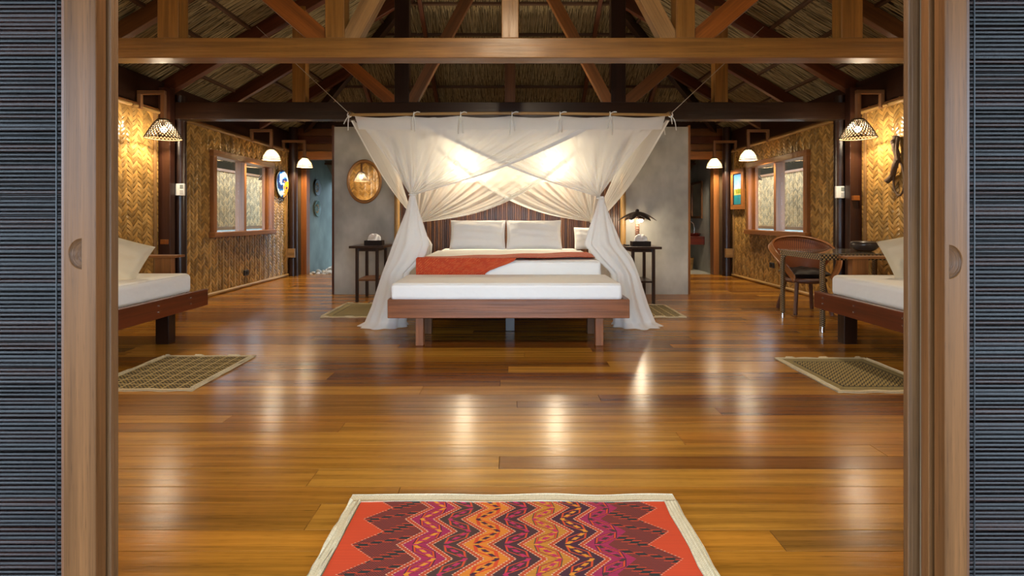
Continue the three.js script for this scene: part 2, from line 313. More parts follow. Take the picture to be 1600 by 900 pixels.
// ---------- roof ----------
const rafY = (x) => 5.0 - 0.6 * Math.abs(x);           // rafter centre line
const thS = (x) => 5.13 - 0.6 * Math.abs(x);           // underside of thatch, side slopes
const AP = 5.8, thR = (d) => 5.13 - 0.61 * (d - AP);   // rear hip slope
{
  const roof = thing('roof', 'thatched roof underside of straw rows over battens', 'roof', { kind: 'structure' });
  // side slopes as slabs
  const hipD = (x) => AP + 0.6 * Math.abs(x) / 0.61;
  for (const s of [-1, 1]) {
    part(roof, 'thatch_slope', slab((u, v) => { const x = s * 5.35 * v, d1 = hipD(x); return V(x, thS(x) + 0.12, -lerp(0.2, d1, s > 0 ? u : 1 - u)); }, 1, 8, -0.09), M.thatchBack);
  }
  part(roof, 'thatch_slope', slab((u, v) => { const d = lerp(AP, 11.2, v), w = (d - AP) * 0.61 / 0.6; return V(lerp(w, -w, u), thR(d) + 0.12, -d); }, 1, 6, -0.09), M.thatchBack);
  // straw strands
  const strand = new THREE.CylinderGeometry(0.0026, 0.0042, 1, 4, 1); strand.rotateZ(Math.PI / 2); // along x
  const mats = [], cols = [];
  const put = (p, dir, L) => {
    const x = dir.clone().normalize(), z = new THREE.Vector3().crossVectors(x, V(0, 1, 0)).normalize(), y = new THREE.Vector3().crossVectors(z, x);
    mats.push(new THREE.Matrix4().makeBasis(x.multiplyScalar(L), y, z).setPosition(p));
    const g = rr(0.5, 1.15), k = rr(0, 1); cols.push([0.42 * g, lerp(0.31, 0.35, k) * g, lerp(0.14, 0.20, k) * g]);
  };
  for (const s of [-1, 1]) for (let row = 0; row < 13; row++) {
    const x1 = 0.2 + row * 0.385;      // horizontal position of the row's middle
    const dMax = Math.min(hipD(x1 + 0.2), 9.6);
    for (let d = 2.6; d < dMax; d += 0.0085) {
      const sl = V(s, -0.6, 0), dx = rr(-0.05, 0.05);
      sl.z = rr(-0.14, 0.14); sl.y += rr(-0.03, 0.05) - 0.03;
      put(V(s * (x1 + dx), thS(x1 + dx) - rr(0.0, 0.03), -d), sl, rr(0.42, 0.56));
    }
  }
  for (let row = 0; row < 11; row++) {
    const dm = AP + 0.3 + row * 0.385, w = (dm - AP) * 1.017;
    for (let x = -w; x < w; x += 0.0085) {
      const sl = V(rr(-0.14, 0.14), -0.64 + rr(-0.03, 0.05), -1), dd = rr(-0.05, 0.05);
      put(V(x, thR(dm + dd) - rr(0.0, 0.03), -(dm + dd)), sl, rr(0.42, 0.56));
    }
  }
  const im = new THREE.InstancedMesh(strand, M.straw, mats.length), c = new THREE.Color();
  mats.forEach((m, i) => { im.setMatrixAt(i, m); im.setColorAt(i, c.setRGB(...cols[i])); });
  im.name = 'straw'; im.userData.kind = 'stuff'; sh(im); roof.add(im);
  // battens along the side slopes and across the rear slope
  for (const s of [-1, 1]) for (let k = 0; k < 11; k++) {
    const x = 0.35 + k * 0.385, d1 = Math.min(hipD(x), 9.7);
    beam(roof, 'batten', V(s * x, thS(x) - 0.035, -1.4), V(s * x, thS(x) - 0.035, -d1), 0.035, 0.05, M.batten);
  }
  for (let k = 0; k < 10; k++) { const d = AP + 0.65 + k * 0.46, w = (d - AP) * 1.0; beam(roof, 'batten', V(-w, thR(d) - 0.035, -d), V(w, thR(d) - 0.035, -d), 0.04, 0.05, M.batten); }
  // common rafters, hips and jack rafters
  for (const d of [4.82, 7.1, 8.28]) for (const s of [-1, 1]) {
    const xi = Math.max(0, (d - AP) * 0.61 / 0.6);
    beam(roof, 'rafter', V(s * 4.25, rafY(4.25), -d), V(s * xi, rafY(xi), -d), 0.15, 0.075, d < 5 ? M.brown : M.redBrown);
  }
  for (const s of [-1, 1]) {
    beam(roof, 'hip_rafter', V(0, 5.0, -AP), V(s * 3.95, rafY(3.95), -(AP + 3.95 * 0.983)), 0.15, 0.08, M.dark);
    for (const x of [1.28, 2.45]) { const d0 = AP + x * 0.983; beam(roof, 'jack_rafter', V(s * x, thR(d0) - 0.1, -d0), V(s * x, thR(9.7) - 0.1, -9.7), 0.09, 0.06, M.redBrown); }
  }
  beam(roof, 'ridge', V(0, 5.0, -1.4), V(0, 5.0, -AP), 0.2, 0.08, M.dark);
}
// trusses
function truss(d, label, m) {
  const t = thing('roof_truss', label, 'truss', { kind: 'structure' });
  const z = -(d + 0.07), P = (x, y, dz = 0) => V(x, y, z + dz), ch = m.ch;
  beam(t, 'tie_beam', P(-4.05, 2.2 + ch / 2), P(4.05, 2.2 + ch / 2), ch, 0.14, m.tie);
  const top = 2.2 + ch;
  beam(t, 'king_post', P(0, top), P(0, 4.95), 0.125, 0.12, m.king);
  for (const s of [-1, 1]) {
    beam(t, 'rafter', P(s * 4.25, rafY(4.25)), P(0, rafY(0)), 0.16, 0.09, m.rafter);
    beam(t, 'queen_post', P(s * 1.262, top), P(s * 1.262, rafY(1.262)), m.qw, 0.12, m.queen);
    beam(t, 'outer_post', P(s * 2.462, top), P(s * 2.462, rafY(2.462)), 0.155, 0.115, m.outer);
    beam(t, 'inner_brace', P(s * 1.17, top - 0.02), P(s * 0.02, top + 1.85 * 1.15), 0.125, 0.09, s < 0 ? m.inner : (m.innerR || m.inner));
    beam(t, 'outer_brace', P(s * 1.30, top - 0.05), P(s * 2.62, top + 0.86 * 1.32 - 0.05), 0.145, 0.09, s < 0 ? m.brace : (m.braceR || m.brace));
  }
}
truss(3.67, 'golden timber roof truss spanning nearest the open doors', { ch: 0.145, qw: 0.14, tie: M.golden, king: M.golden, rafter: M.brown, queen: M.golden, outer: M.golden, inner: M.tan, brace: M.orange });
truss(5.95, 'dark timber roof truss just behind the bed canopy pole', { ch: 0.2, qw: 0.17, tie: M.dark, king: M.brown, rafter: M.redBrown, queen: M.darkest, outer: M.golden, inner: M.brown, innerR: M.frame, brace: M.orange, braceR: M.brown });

// ---------- front wall and sliding doors ----------
{
  const s = new THREE.Shape([[-4.2, -0.02], [-1.135, -0.02], [-1.135, 2.35], [1.145, 2.35], [1.145, -0.02], [4.2, -0.02], [4.2, 2.48], [0, 4.95], [-4.2, 2.48]].map(([x, y]) => new THREE.Vector2(x, y)));
  const g = new THREE.ExtrudeGeometry(s, { depth: 0.08, bevelEnabled: false }); grainUV(g, 'x');
  single('wall_front', 'timber front wall around the sliding doorway', 'wall', g, M.brown, { kind: 'structure', at: [0, 0, -1.46] });
}
{
  for (const s of [-1, 1]) { const w = scene.getObjectByName('wall_front'); weave(w, (im) => { im.position.set(s < 0 ? -1.2 : 4.0, 0, -0.008); im.rotation.y = Math.PI; }, 2.8, 2.4, null, SAW); }
}
const stickGeo = [0, 1, 2].map((k) => grainUV(new THREE.CylinderGeometry(0.0056, 0.0056, 1.0, 8).rotateZ(Math.PI / 2), 'x'));
const stickMats = [[0.016, 0.008, 0.007], [0.009, 0.006, 0.006], [0.034, 0.014, 0.010], [0.012, 0.009, 0.009]].map(([r, g, b]) => phys({ color: lin(r, g, b), map: woodMap, roughness: 0.14, specularIntensity: 0.75, bumpMap: woodBump, bumpScale: 0.0004 }));
function stile(x0, x1, cx, cy, rx, ry, flat) {   // stile with a half-moon finger pull cut through; flat = +1: straight side towards +x
  const s = new THREE.Shape([[x0, 0], [x1, 0], [x1, 2.3], [x0, 2.3]].map(([x, y]) => new THREE.Vector2(x, y)));
  const h = new THREE.Path(), n = 20, pts = [];
  for (let i = 0; i <= n; i++) { const a = -Math.PI / 2 + Math.PI * i / n; pts.push(new THREE.Vector2(cx - flat * rx * Math.cos(a), cy + ry * Math.sin(a))); }
  h.setFromPoints(pts); h.closePath(); s.holes.push(h);
  return grainUV(new THREE.ExtrudeGeometry(s, { depth: 0.03, bevelEnabled: true, bevelSize: 0.0015, bevelThickness: 0.0015, bevelSegments: 1 }), 'y');
}
for (const s of [-1, 1]) {
  const d = 1.25;
  const door = thing('door_' + (s < 0 ? 1 : 2), s < 0 ? 'sliding door with dark stick screen and wide stile beside the pillow daybed' : 'sliding door with dark stick screen and stile beside the layered door frame', 'door', { kind: 'structure' });
  const [xo, xi] = s < 0 ? [-1.090, -1.014] : [1.116, 1.064];
  const [hc, hy, rx, ry] = s < 0 ? [-1.046, 0.953, 0.034, 0.038] : [1.072, 0.933, 0.034, 0.042];
  part(door, 'stile', stile(Math.min(xo, xi), Math.max(xo, xi), hc, hy, rx, ry, -s), M.door, [0, 0.01, -(d + 0.032)]);
  part(door, 'finger_pull', slab((u, v) => { const a = -Math.PI / 2 + Math.PI * u; return V(hc + s * rx * v * Math.cos(a), hy + 0.01 + ry * v * Math.sin(a), -(d + 0.004 + 0.02 * (1 - v * v))); }, 20, 8, s * 0.002), M.brown, null, null, 'half-moon carved finger pull');
  part(door, 'bead', wbox(0.009, 2.28, 0.012, 'y', 0.003), M.doorDark, [xo + s * 0.0045, 1.16, -(d + 0.008)]);
  const far = s * 2.25;
  part(door, 'stile', wbox(0.08, 2.3, 0.03, 'y'), M.door, [far, 1.16, -(d + 0.017)]);
  for (const y of [0.05, 2.27]) part(door, 'rail', wbox(Math.abs(far - xo), 0.09, 0.028, 'x'), M.door, [(far + xo) / 2, y, -(d + 0.018)]);
  const x0 = xo + s * 0.006, L = Math.abs(far - x0) - 0.035;
  for (let y = 0.105, k = 0; y < 2.22; y += 0.0104, k++) {
    const m = part(door, 'stick', stickGeo[k % 3], stickMats[Math.floor(rnd() * 4)], [x0 + s * (L / 2 + rr(0, 0.004)), y + rr(-0.0006, 0.0006), -(d + 0.016 + rr(-0.0015, 0.0015))], [0, 0, rr(-0.0012, 0.0012)]);
    m.scale.set(L, rr(0.75, 1.05), rr(0.8, 1.05));
  }
  for (const q of [0.02, 0.5, 0.95]) part(door, 'twine', new THREE.CylinderGeometry(0.0016, 0.0016, 2.14, 6), M.black, [x0 + s * q, 1.165, -(d + 0.0095)]);
  // second sliding leaf, pushed back behind the first
  const leaf = thing('door_' + (s < 0 ? 3 : 4), s < 0 ? 'brown edge of a second door leaf behind the wide stile' : 'orange-brown edge of a second door leaf between stile and weathered jamb', 'door', { kind: 'structure' });
  const [a, b] = s < 0 ? [-1.09, -1.008] : [1.13, 1.057];
  part(leaf, 'stile', wbox(Math.abs(a - b), 2.3, 0.028, 'y'), s < 0 ? M.weathered : M.door, [(a + b) / 2, 1.16, -1.306]);
  part(leaf, 'stile', wbox(0.08, 2.3, 0.028, 'y'), M.door, [s * 2.2, 1.16, -1.306]);
  for (const y of [0.05, 2.27]) part(leaf, 'rail', wbox(1.05, 0.09, 0.026, 'x'), M.door, [s * 1.65, y, -1.306]);
  part(leaf, 'panel', wbox(1.05, 2.14, 0.008, 'x'), M.darkest, [s * 1.65, 1.16, -1.306]);
}
{
  const t = thing('trim_1', 'weathered door jamb with a pale edge beside the far daybed', 'trim', { kind: 'structure' });
  part(t, 'jamb', wbox(0.05, 2.3, 0.02, 'y'), M.weathered, [1.064, 1.16, -1.345]);
  part(t, 'edge_strip', wbox(0.014, 2.3, 0.012, 'y'), M.pale, [1.073, 1.16, -1.3285]);
  const t2 = thing('trim_2', 'wooden head track over the sliding doors', 'trim', { kind: 'structure' });
  part(t2, 'track', wbox(4.6, 0.12, 0.14, 'x'), M.doorDark, [0, 2.38, -1.3]);
}

// ---------- concrete partition ----------
{
  const p = thing('wall_partition', 'polished grey concrete partition wall behind the bed', 'wall', { kind: 'structure' });
  const g = new THREE.BoxGeometry(4.88, 2.31, 0.14); grainUV(g, 'x');
  part(p, 'concrete', g, M.concrete, [0.015, 1.155, -7.13]);
  part(p, 'edge_trim', wbox(0.03, 2.33, 0.16, 'y'), M.redBrown, [-2.44, 1.165, -7.13]); part(p, 'edge_trim', wbox(0.03, 2.33, 0.16, 'y'), M.frame, [2.47, 1.165, -7.13]);
}
// rear wall with two openings, passages behind
{
  const w = thing('wall_back', 'timber-boarded rear wall above the two doorways', 'wall', { kind: 'structure' });
  const b = (x0, x1, y0, y1, m, n, t = 0.1, d = DB + 0.05) => part(w, n, wbox(x1 - x0, y1 - y0, t, 'x'), m, [(x0 + x1) / 2, (y0 + y1) / 2, -d]);
  const g = new THREE.BoxGeometry(6.3, 2.13, 0.1); grainUV(g, 'x'); part(w, 'concrete', g, M.concrete, [0, 1.065, -(DB + 0.05)]);
  b(-4.03, 4.03, 2.14, 2.29, M.frame, 'lintel', 0.14);
  for (let k = 0; k < 4; k++) b(-4.03, 4.03, 2.30 + k * 0.14, 2.435 + k * 0.14, [M.brown, M.redBrown, M.brown, M.dark][k], 'board', 0.06 + 0.01 * (k % 2));
  for (const s of [-1, 1]) part(w, 'jamb', wbox(0.10, 2.14, 0.16, 'y'), s < 0 ? M.orange : M.frame, [s * 3.82, 1.07, -(DB + 0.06)]);
  for (const s of [-1, 1]) part(w, 'return', new THREE.BoxGeometry(0.16, 2.14, 0.1), M.backing, [s * 3.96, 1.07, -(DB + 0.06)]);
  // passage walls
  const pl = thing('wall_passage', 'grey-green plaster wall of the garden passage', 'wall', { kind: 'structure' });
  const pg = new THREE.BoxGeometry(0.12, 2.7, 3.2); grainUV(pg, 'z'); part(pl, 'plaster', pg, M.plaster, [-3.89, 1.3, -11.24]);
  const br = thing('wall_bathroom', 'grey concrete side wall of the bathroom passage', 'wall', { kind: 'structure' });
  const bg = new THREE.BoxGeometry(0.12, 2.5, 3.2); grainUV(bg, 'z'); part(br, 'concrete', bg, M.concrete, [3.89, 1.25, -11.24]);
  const bb = new THREE.BoxGeometry(2.4, 2.5, 0.12); grainUV(bb, 'x'); single('wall_bathroom_back', 'grey concrete end wall of the bathroom', 'wall', bb, M.concrete, { kind: 'structure', at: [2.62, 1.25, -12.3] });
  single('wall_bathroom_side', 'concrete wall closing the bathroom beside the passage', 'wall', grainUV(new THREE.BoxGeometry(0.12, 2.5, 2.7), 'z'), M.concrete, { kind: 'structure', at: [1.45, 1.25, -10.93] });
  single('ceiling_bathroom', 'dark boarded ceiling of the bathroom', 'ceiling', wbox(2.7, 0.06, 2.9, 'x'), M.dark, { kind: 'structure', at: [2.65, 2.55, -10.98] });
  single('floor_bathroom', 'grey cement floor beyond the doorway', 'floor', grainUV(new THREE.BoxGeometry(2.6, 0.1, 2.8), 'x'), M.concrete, { kind: 'structure', at: [2.7, -0.05, -11.0] });
  const bed = single('passage_ground', 'dark soil under the pebbles of the garden passage', 'ground', new THREE.BoxGeometry(3.2, 0.1, 3.4), M.thatchBack, { kind: 'structure', at: [-2.3, -0.07, -11.25] });
  const pebble = new THREE.IcosahedronGeometry(0.05, 1); const im = new THREE.InstancedMesh(pebble, std({ color: lin(1, 1, 1), roughness: 0.6 }), 700), m = new THREE.Matrix4(), q = new THREE.Quaternion(), c = new THREE.Color();
  for (let i = 0; i < 700; i++) { q.setFromEuler(new THREE.Euler(rr(0, 6), rr(0, 6), 0)); im.setMatrixAt(i, m.compose(V(rr(-3.8, -1.6), rr(-0.03, 0.02), -rr(9.65, 12.6)), q, V(rr(0.6, 1.2), rr(0.4, 0.7), rr(0.6, 1.2)))); const g2 = rr(0.25, 0.6); im.setColorAt(i, c.setRGB(g2, g2 * 0.95, g2 * 0.88)); }
  im.name = 'pebbles'; im.userData = { label: 'grey river pebbles along the plaster passage', category: 'pebbles', kind: 'stuff' }; sh(im); scene.add(im);
}

// ---------- hanging wall lamps ----------
function shadeA() {   // open basket
  const H = 0.20, g = [], R = (t) => 0.055 + 0.12 * Math.pow(t, 0.8);
  for (const dir of [-1, 1]) for (let i = 0; i < 30; i++) {
    const a0 = i / 30 * Math.PI * 2, pts = [];
    for (let k = 0; k <= 5; k++) { const t = k / 5, a = a0 + dir * t * 1.0; pts.push(V(R(t) * Math.cos(a), -t * H, R(t) * Math.sin(a))); }
    g.push(tube(pts, 0.0052, 7, 4));
  }
  for (const [r, y] of [[0.175, -H], [0.055, 0]]) g.push(new THREE.TorusGeometry(r, 0.006, 5, 32).rotateX(Math.PI / 2).translate(0, y, 0));
  return mergeGeometries(g.map((x) => x.index ? x.toNonIndexed() : x));
}
function shadeB() {   // small ribbed bell
  const H = 0.165, g = [], R = (t) => 0.05 + 0.085 * Math.sin(t * Math.PI / 2);
  for (let i = 0; i < 34; i++) { const a = i / 34 * Math.PI * 2, pts = []; for (let k = 0; k <= 5; k++) { const t = k / 5; pts.push(V(R(t) * Math.cos(a), -t * H, R(t) * Math.sin(a))); } g.push(tube(pts, 0.0032, 6, 4)); }
  for (const [r, y, q] of [[0.136, -H, 0.006], [0.128, -H + 0.03, 0.004], [0.05, 0, 0.006]]) g.push(new THREE.TorusGeometry(r, q, 5, 28).rotateX(Math.PI / 2).translate(0, y, 0));
  return mergeGeometries(g.map((x) => x.index ? x.toNonIndexed() : x));
}
const SA = shadeA(), SB = shadeB(), liner = lathe([0, 0.2, 0.4, 0.6, 0.8, 1].map((t) => [0.046 + 0.083 * Math.sin(t * Math.PI / 2), -t * 0.16]), 28);
function bulbLight(parent, pos, I, radius) {
  const l = new THREE.PointLight(LAMP, I, 0, 2); l.position.set(...pos); l.castShadow = true; l.shadow.radius = radius; parent.add(l);
}
function wallLamp(s, d, kind, I, label, xl = 3.73) {
  const L = thing('wall_lamp', label, 'lamp', { group: kind === 'A' ? 'open basket lamps on brackets' : 'small bell lamps on brackets', at: [s * xl, 0, -d] });
  const xo = s * (WX - 0.025 - xl), q = 0.042, top = 2.43;
  part(L, 'bracket_arm', wbox(Math.abs(xo) + q, q, q, 'x'), M.bracket, [xo / 2, top - q / 2, 0]);
  part(L, 'bracket_foot', wbox(q, 0.15, q, 'y'), M.bracket, [xo, top - q - 0.075, 0]);
  const yS = kind === 'A' ? 2.115 : 2.12;
  part(L, 'bracket_drop', wbox(q, top - q - yS, q, 'y'), M.bracket, [0, (top - q + yS) / 2, 0]);
  const shd = part(L, 'shade', kind === 'A' ? SA : SB, M.wicker, [0, yS, 0]);
  if (kind === 'B') part(shd, 'liner', liner, M.capiz, [0, -0.002, 0]);
  part(L, 'shade_cap', lathe([[0, 0.01], [0.05, 0.008], [0.056, -0.012], [0, -0.012]], 20), M.wicker, [0, yS, 0]);
  part(L, 'bulb', new THREE.SphereGeometry(kind === 'A' ? 0.034 : 0.03, 16, 12), M.bulb, [0, yS - 0.105, 0]);
  part(L, 'socket', new THREE.CylinderGeometry(0.018, 0.018, 0.07, 12), M.black, [0, yS - 0.045, 0]);
  bulbLight(L, [0, yS - 0.105, 0], I, 1.6);
}
wallLamp(-1, 5.54, 'A', 2.7, 'lit basket lamp hanging near the pillow daybed', 3.75);
wallLamp(-1, 7.94, 'B', 4.4, 'lit bell lamp hanging over the window beside the round painted disc', 3.70);
wallLamp(-1, 9.05, 'B', 4.4, 'lit bell lamp hanging before the plaster passage doorway', 3.63);
wallLamp(1, 5.52, 'A', 2.7, 'lit basket lamp hanging near the driftwood ornament', 3.75);
wallLamp(1, 7.96, 'B', 4.4, 'lit bell lamp hanging over the window beside the framed painting', 3.70);
wallLamp(1, 9.10, 'B', 4.4, 'lit bell lamp hanging before the bathroom doorway', 3.63);
wallLamp(-1, 2.2, 'A', 4, 'basket lamp on the wall by the front doors, mirrored in the round mirror', 3.45);
wallLamp(1, 2.2, 'A', 4, 'basket lamp on the wall by the front doors, across from the mirror', 3.75);
{
  const L = thing('pendant_lamp', 'basket pendant lamp hanging high inside the front doors', 'lamp', { at: [0, 3.05, -2.1] });
  const shd = part(L, 'shade', SA, M.wicker); shd.scale.setScalar(1.4);
  part(L, 'cord', new THREE.CylinderGeometry(0.004, 0.004, 1.9, 6), M.black, [0, 0.95, 0]);
  part(L, 'bulb', new THREE.SphereGeometry(0.035, 16, 12), M.bulb, [0, -0.14, 0]);
  bulbLight(L, [0, -0.14, 0], 9, 1.6);
}
// sconces above the headboard
for (const s of [-1, 1]) {
  const L = thing('wall_sconce', s < 0 ? 'glowing sconce behind the net nearer the round mirror' : 'glowing sconce behind the net nearer the palm lamp', 'lamp', { at: [s < 0 ? -0.62 : 0.615, 1.77, -7.06] });
  part(L, 'backplate', new THREE.CylinderGeometry(0.05, 0.05, 0.02, 20).rotateX(Math.PI / 2), M.bronze, [0, 0, 0.01]);
  part(L, 'arm', new THREE.CylinderGeometry(0.01, 0.01, 0.1, 10).rotateX(Math.PI / 2), M.bronze, [0, 0, 0.06]);
  part(L, 'bulb', new THREE.SphereGeometry(0.045, 18, 14), M.bulb, [0, 0.0, 0.13]);
  bulbLight(L, [0, 0, 0.13], 2.8, 2);
}

// ---------- bed ----------
{
  const b = thing('platform_bed', 'wide wooden platform bed frame with bench front under the canopy', 'bed');
  part(b, 'front_rail', wbox(1.965, 0.152, 0.05, 'x', 0.006), M.bench, [-0.012, 0.314, -4.175]);
  for (const s of [-1, 1]) part(b, 'side_rail', wbox(0.045, 0.14, 2.72, 'z', 0.005), M.rail, [s * 0.965 - 0.012, 0.32, -5.56]);
  part(b, 'deck', wbox(1.90, 0.03, 2.70, 'x'), M.brown, [-0.012, 0.36, -5.56]);
  for (const d of [4.24, 4.68, 6.6]) for (const x of [-0.745, 0.735]) part(b, 'leg', wbox(0.065, 0.345, 0.065, 'y'), d < 4.5 ? M.bench : M.brown, [x, 0.1725, -d]);
  part(b, 'leg', wbox(0.085, 0.345, 0.07, 'y'), M.dark, [0, 0.1725, -4.8]);
  // mattresses
  const rb = (w, h, d, r) => { const g = new RoundedBoxGeometry(w, h, d, 5, r); return grainUV(g, 'x'); };
  single('bench_mattress', 'slim white mattress pad on the bench front of the bed', 'mattress', rb(1.90, 0.145, 0.68, 0.04), M.sheet, { at: [-0.03, 0.4485, -4.50] });
  single('bed_mattress', 'thick white-sheeted mattress under the canopy', 'mattress', rb(1.76, 0.27, 2.0, 0.035), M.sheet, { at: [-0.01, 0.5115, -5.87] });
  // head sheet fold
  single('flat_sheet', 'folded white top sheet across the bed before the pillows', 'bedding', slab((u, v) => V(lerp(-0.87, 0.855, u), 0.6595 + 0.0045 * Math.sin(u * 9) * Math.sin(v * 7), -lerp(5.15, 6.2, v)), 40, 12, 0.008, [2, 1]), M.sheet);
}
function pillowGeo(w, h, t, s = 1) {
  const g = [], f = (sg) => (u, v) => {
    const a = 2 * u - 1, b = 2 * v - 1, k = Math.pow(Math.max(0, 1 - Math.pow(Math.abs(a), 3.2)), 0.55) * Math.pow(Math.max(0, 1 - Math.pow(Math.abs(b), 3.0)), 0.55);
    const pin = 1 - 0.055 * (1 - a * a) * b * b - 0, pin2 = 1 - 0.04 * (1 - b * b) * a * a;
    const wr = 0.012 * k * Math.sin(a * 5 + b * 7 + s * 3) * Math.sin(b * 6 - a * 3 + s);
    return V(a * w / 2 * pin2, b * h / 2 * pin, sg * (t / 2 * k + wr * (sg > 0 ? 1 : 0.3)) );
  };
  g.push(sheet(f(1), 28, 20, [w, h]));
  const bk = sheet(f(-1), 28, 20, [w, h]), ix = bk.index.array; for (let i = 0; i < ix.length; i += 3) { const q = ix[i + 1]; ix[i + 1] = ix[i + 2]; ix[i + 2] = q; } bk.computeVertexNormals();
  g.push(bk); return mergeGeometries(g);
}
for (const [k, x, l] of [[0, -0.405, 'white bed pillow leaning on the headboard, nearer the round mirror'], [1, 0.30, 'white bed pillow leaning on the headboard, nearer the palm lamp']]) {
  const p = single('pillow', l, 'pillow', pillowGeo(0.70, 0.40, 0.20, k + 1), M.pillow, { group: 'white bed pillows', at: [x, 0.842, -6.43] });
  p.rotation.x = -0.42;
}
single('pillow', 'small white pillow lying by the headboard behind the gathered net', 'pillow', pillowGeo(0.35, 0.30, 0.14, 5), M.pillow, { at: [1.0, 0.79, -6.6] }).rotation.x = -0.3;
{
  const rmap = tex(256, 256, (u, v) => { const k = fbm(u, v, 10, 24, 2, 12), d = Math.abs(((u * 14 + v * 9) % 1) - 0.5) < 0.09 && fbm(u, v, 30, 14, 2, 33) > 0.47; return d ? [0.80, 0.48, 0.24] : [0.66 + 0.1 * k, 0.20 + 0.06 * k, 0.04]; });
  const mat = std({ map: rmap, roughness: 0.75 });
  const r = thing('bed_runner', 'orange-red batik runner laid diagonally across the bed', 'runner');
  part(r, 'top_cloth', slab((u, v) => { const x = lerp(-0.885, 0.862, u); const zf = lerp(4.862, 5.0, smooth((x + 0.2) / 1.06)), zb = 4.99 + (x + 0.885) * 0.44; return V(x, 0.674 + 0.003 * Math.sin(x * 13) - (v < 0.06 && x < -0.1 ? 0.008 : 0), -lerp(zf, zb, v)); }, 48, 16, 0.006, [3.2, 1]), mat);
  part(r, 'front_flap', slab((u, v) => { const y = lerp(0.672, 0.44, v), xr = lerp(0.06, -0.24, smooth(v * 1.5)); return V(lerp(-0.89, xr, u), y, -4.853 + 0.006 * Math.sin(u * 14 + v * 3)); }, 40, 8, 0.005, [2.4, 0.8]), mat);
}
// headboard slats and bamboo poles
{
  const h = thing('headboard', 'tall headboard of narrow dark vertical slats', 'headboard');
  part(h, 'back_panel', new THREE.BoxGeometry(3.0, 1.54, 0.02), M.darkest, [0, 0.78, -7.04]);
  const mats = [wood(0.16, 0.062, 0.028, 0.33), wood(0.10, 0.042, 0.025, 0.33), wood(0.23, 0.10, 0.045, 0.33), wood(0.13, 0.065, 0.05, 0.33), wood(0.29, 0.13, 0.055, 0.33)];
  for (let i = 0; i < 100; i++) { const w = 0.03; part(h, 'slat', wbox(w - 0.004, 1.54, 0.014, 'y', 0.004), mats[Math.floor(rnd() * 5)], [-1.485 + i * w, 0.78, -7.022 + rr(-0.002, 0.002)]); }
  for (const s of [-1, 1]) {
    const p = thing('bamboo_pole', s < 0 ? 'upright bamboo pole at the headboard edge near the round mirror' : 'upright bamboo pole at the headboard edge behind the palm lamp', 'pole', { at: [s * 1.545, 0, -7.0] });
    part(p, 'cane', grainUV(new THREE.CylinderGeometry(0.036, 0.04, 1.66, 14), 'y'), M.bamboo, [0, 0.83, 0]);
    for (const y of [0.2, 0.58, 0.96, 1.34]) part(p, 'node_ring', new THREE.TorusGeometry(0.038, 0.005, 6, 18).rotateX(Math.PI / 2), M.bamboo, [0, y, 0]);
  }
}

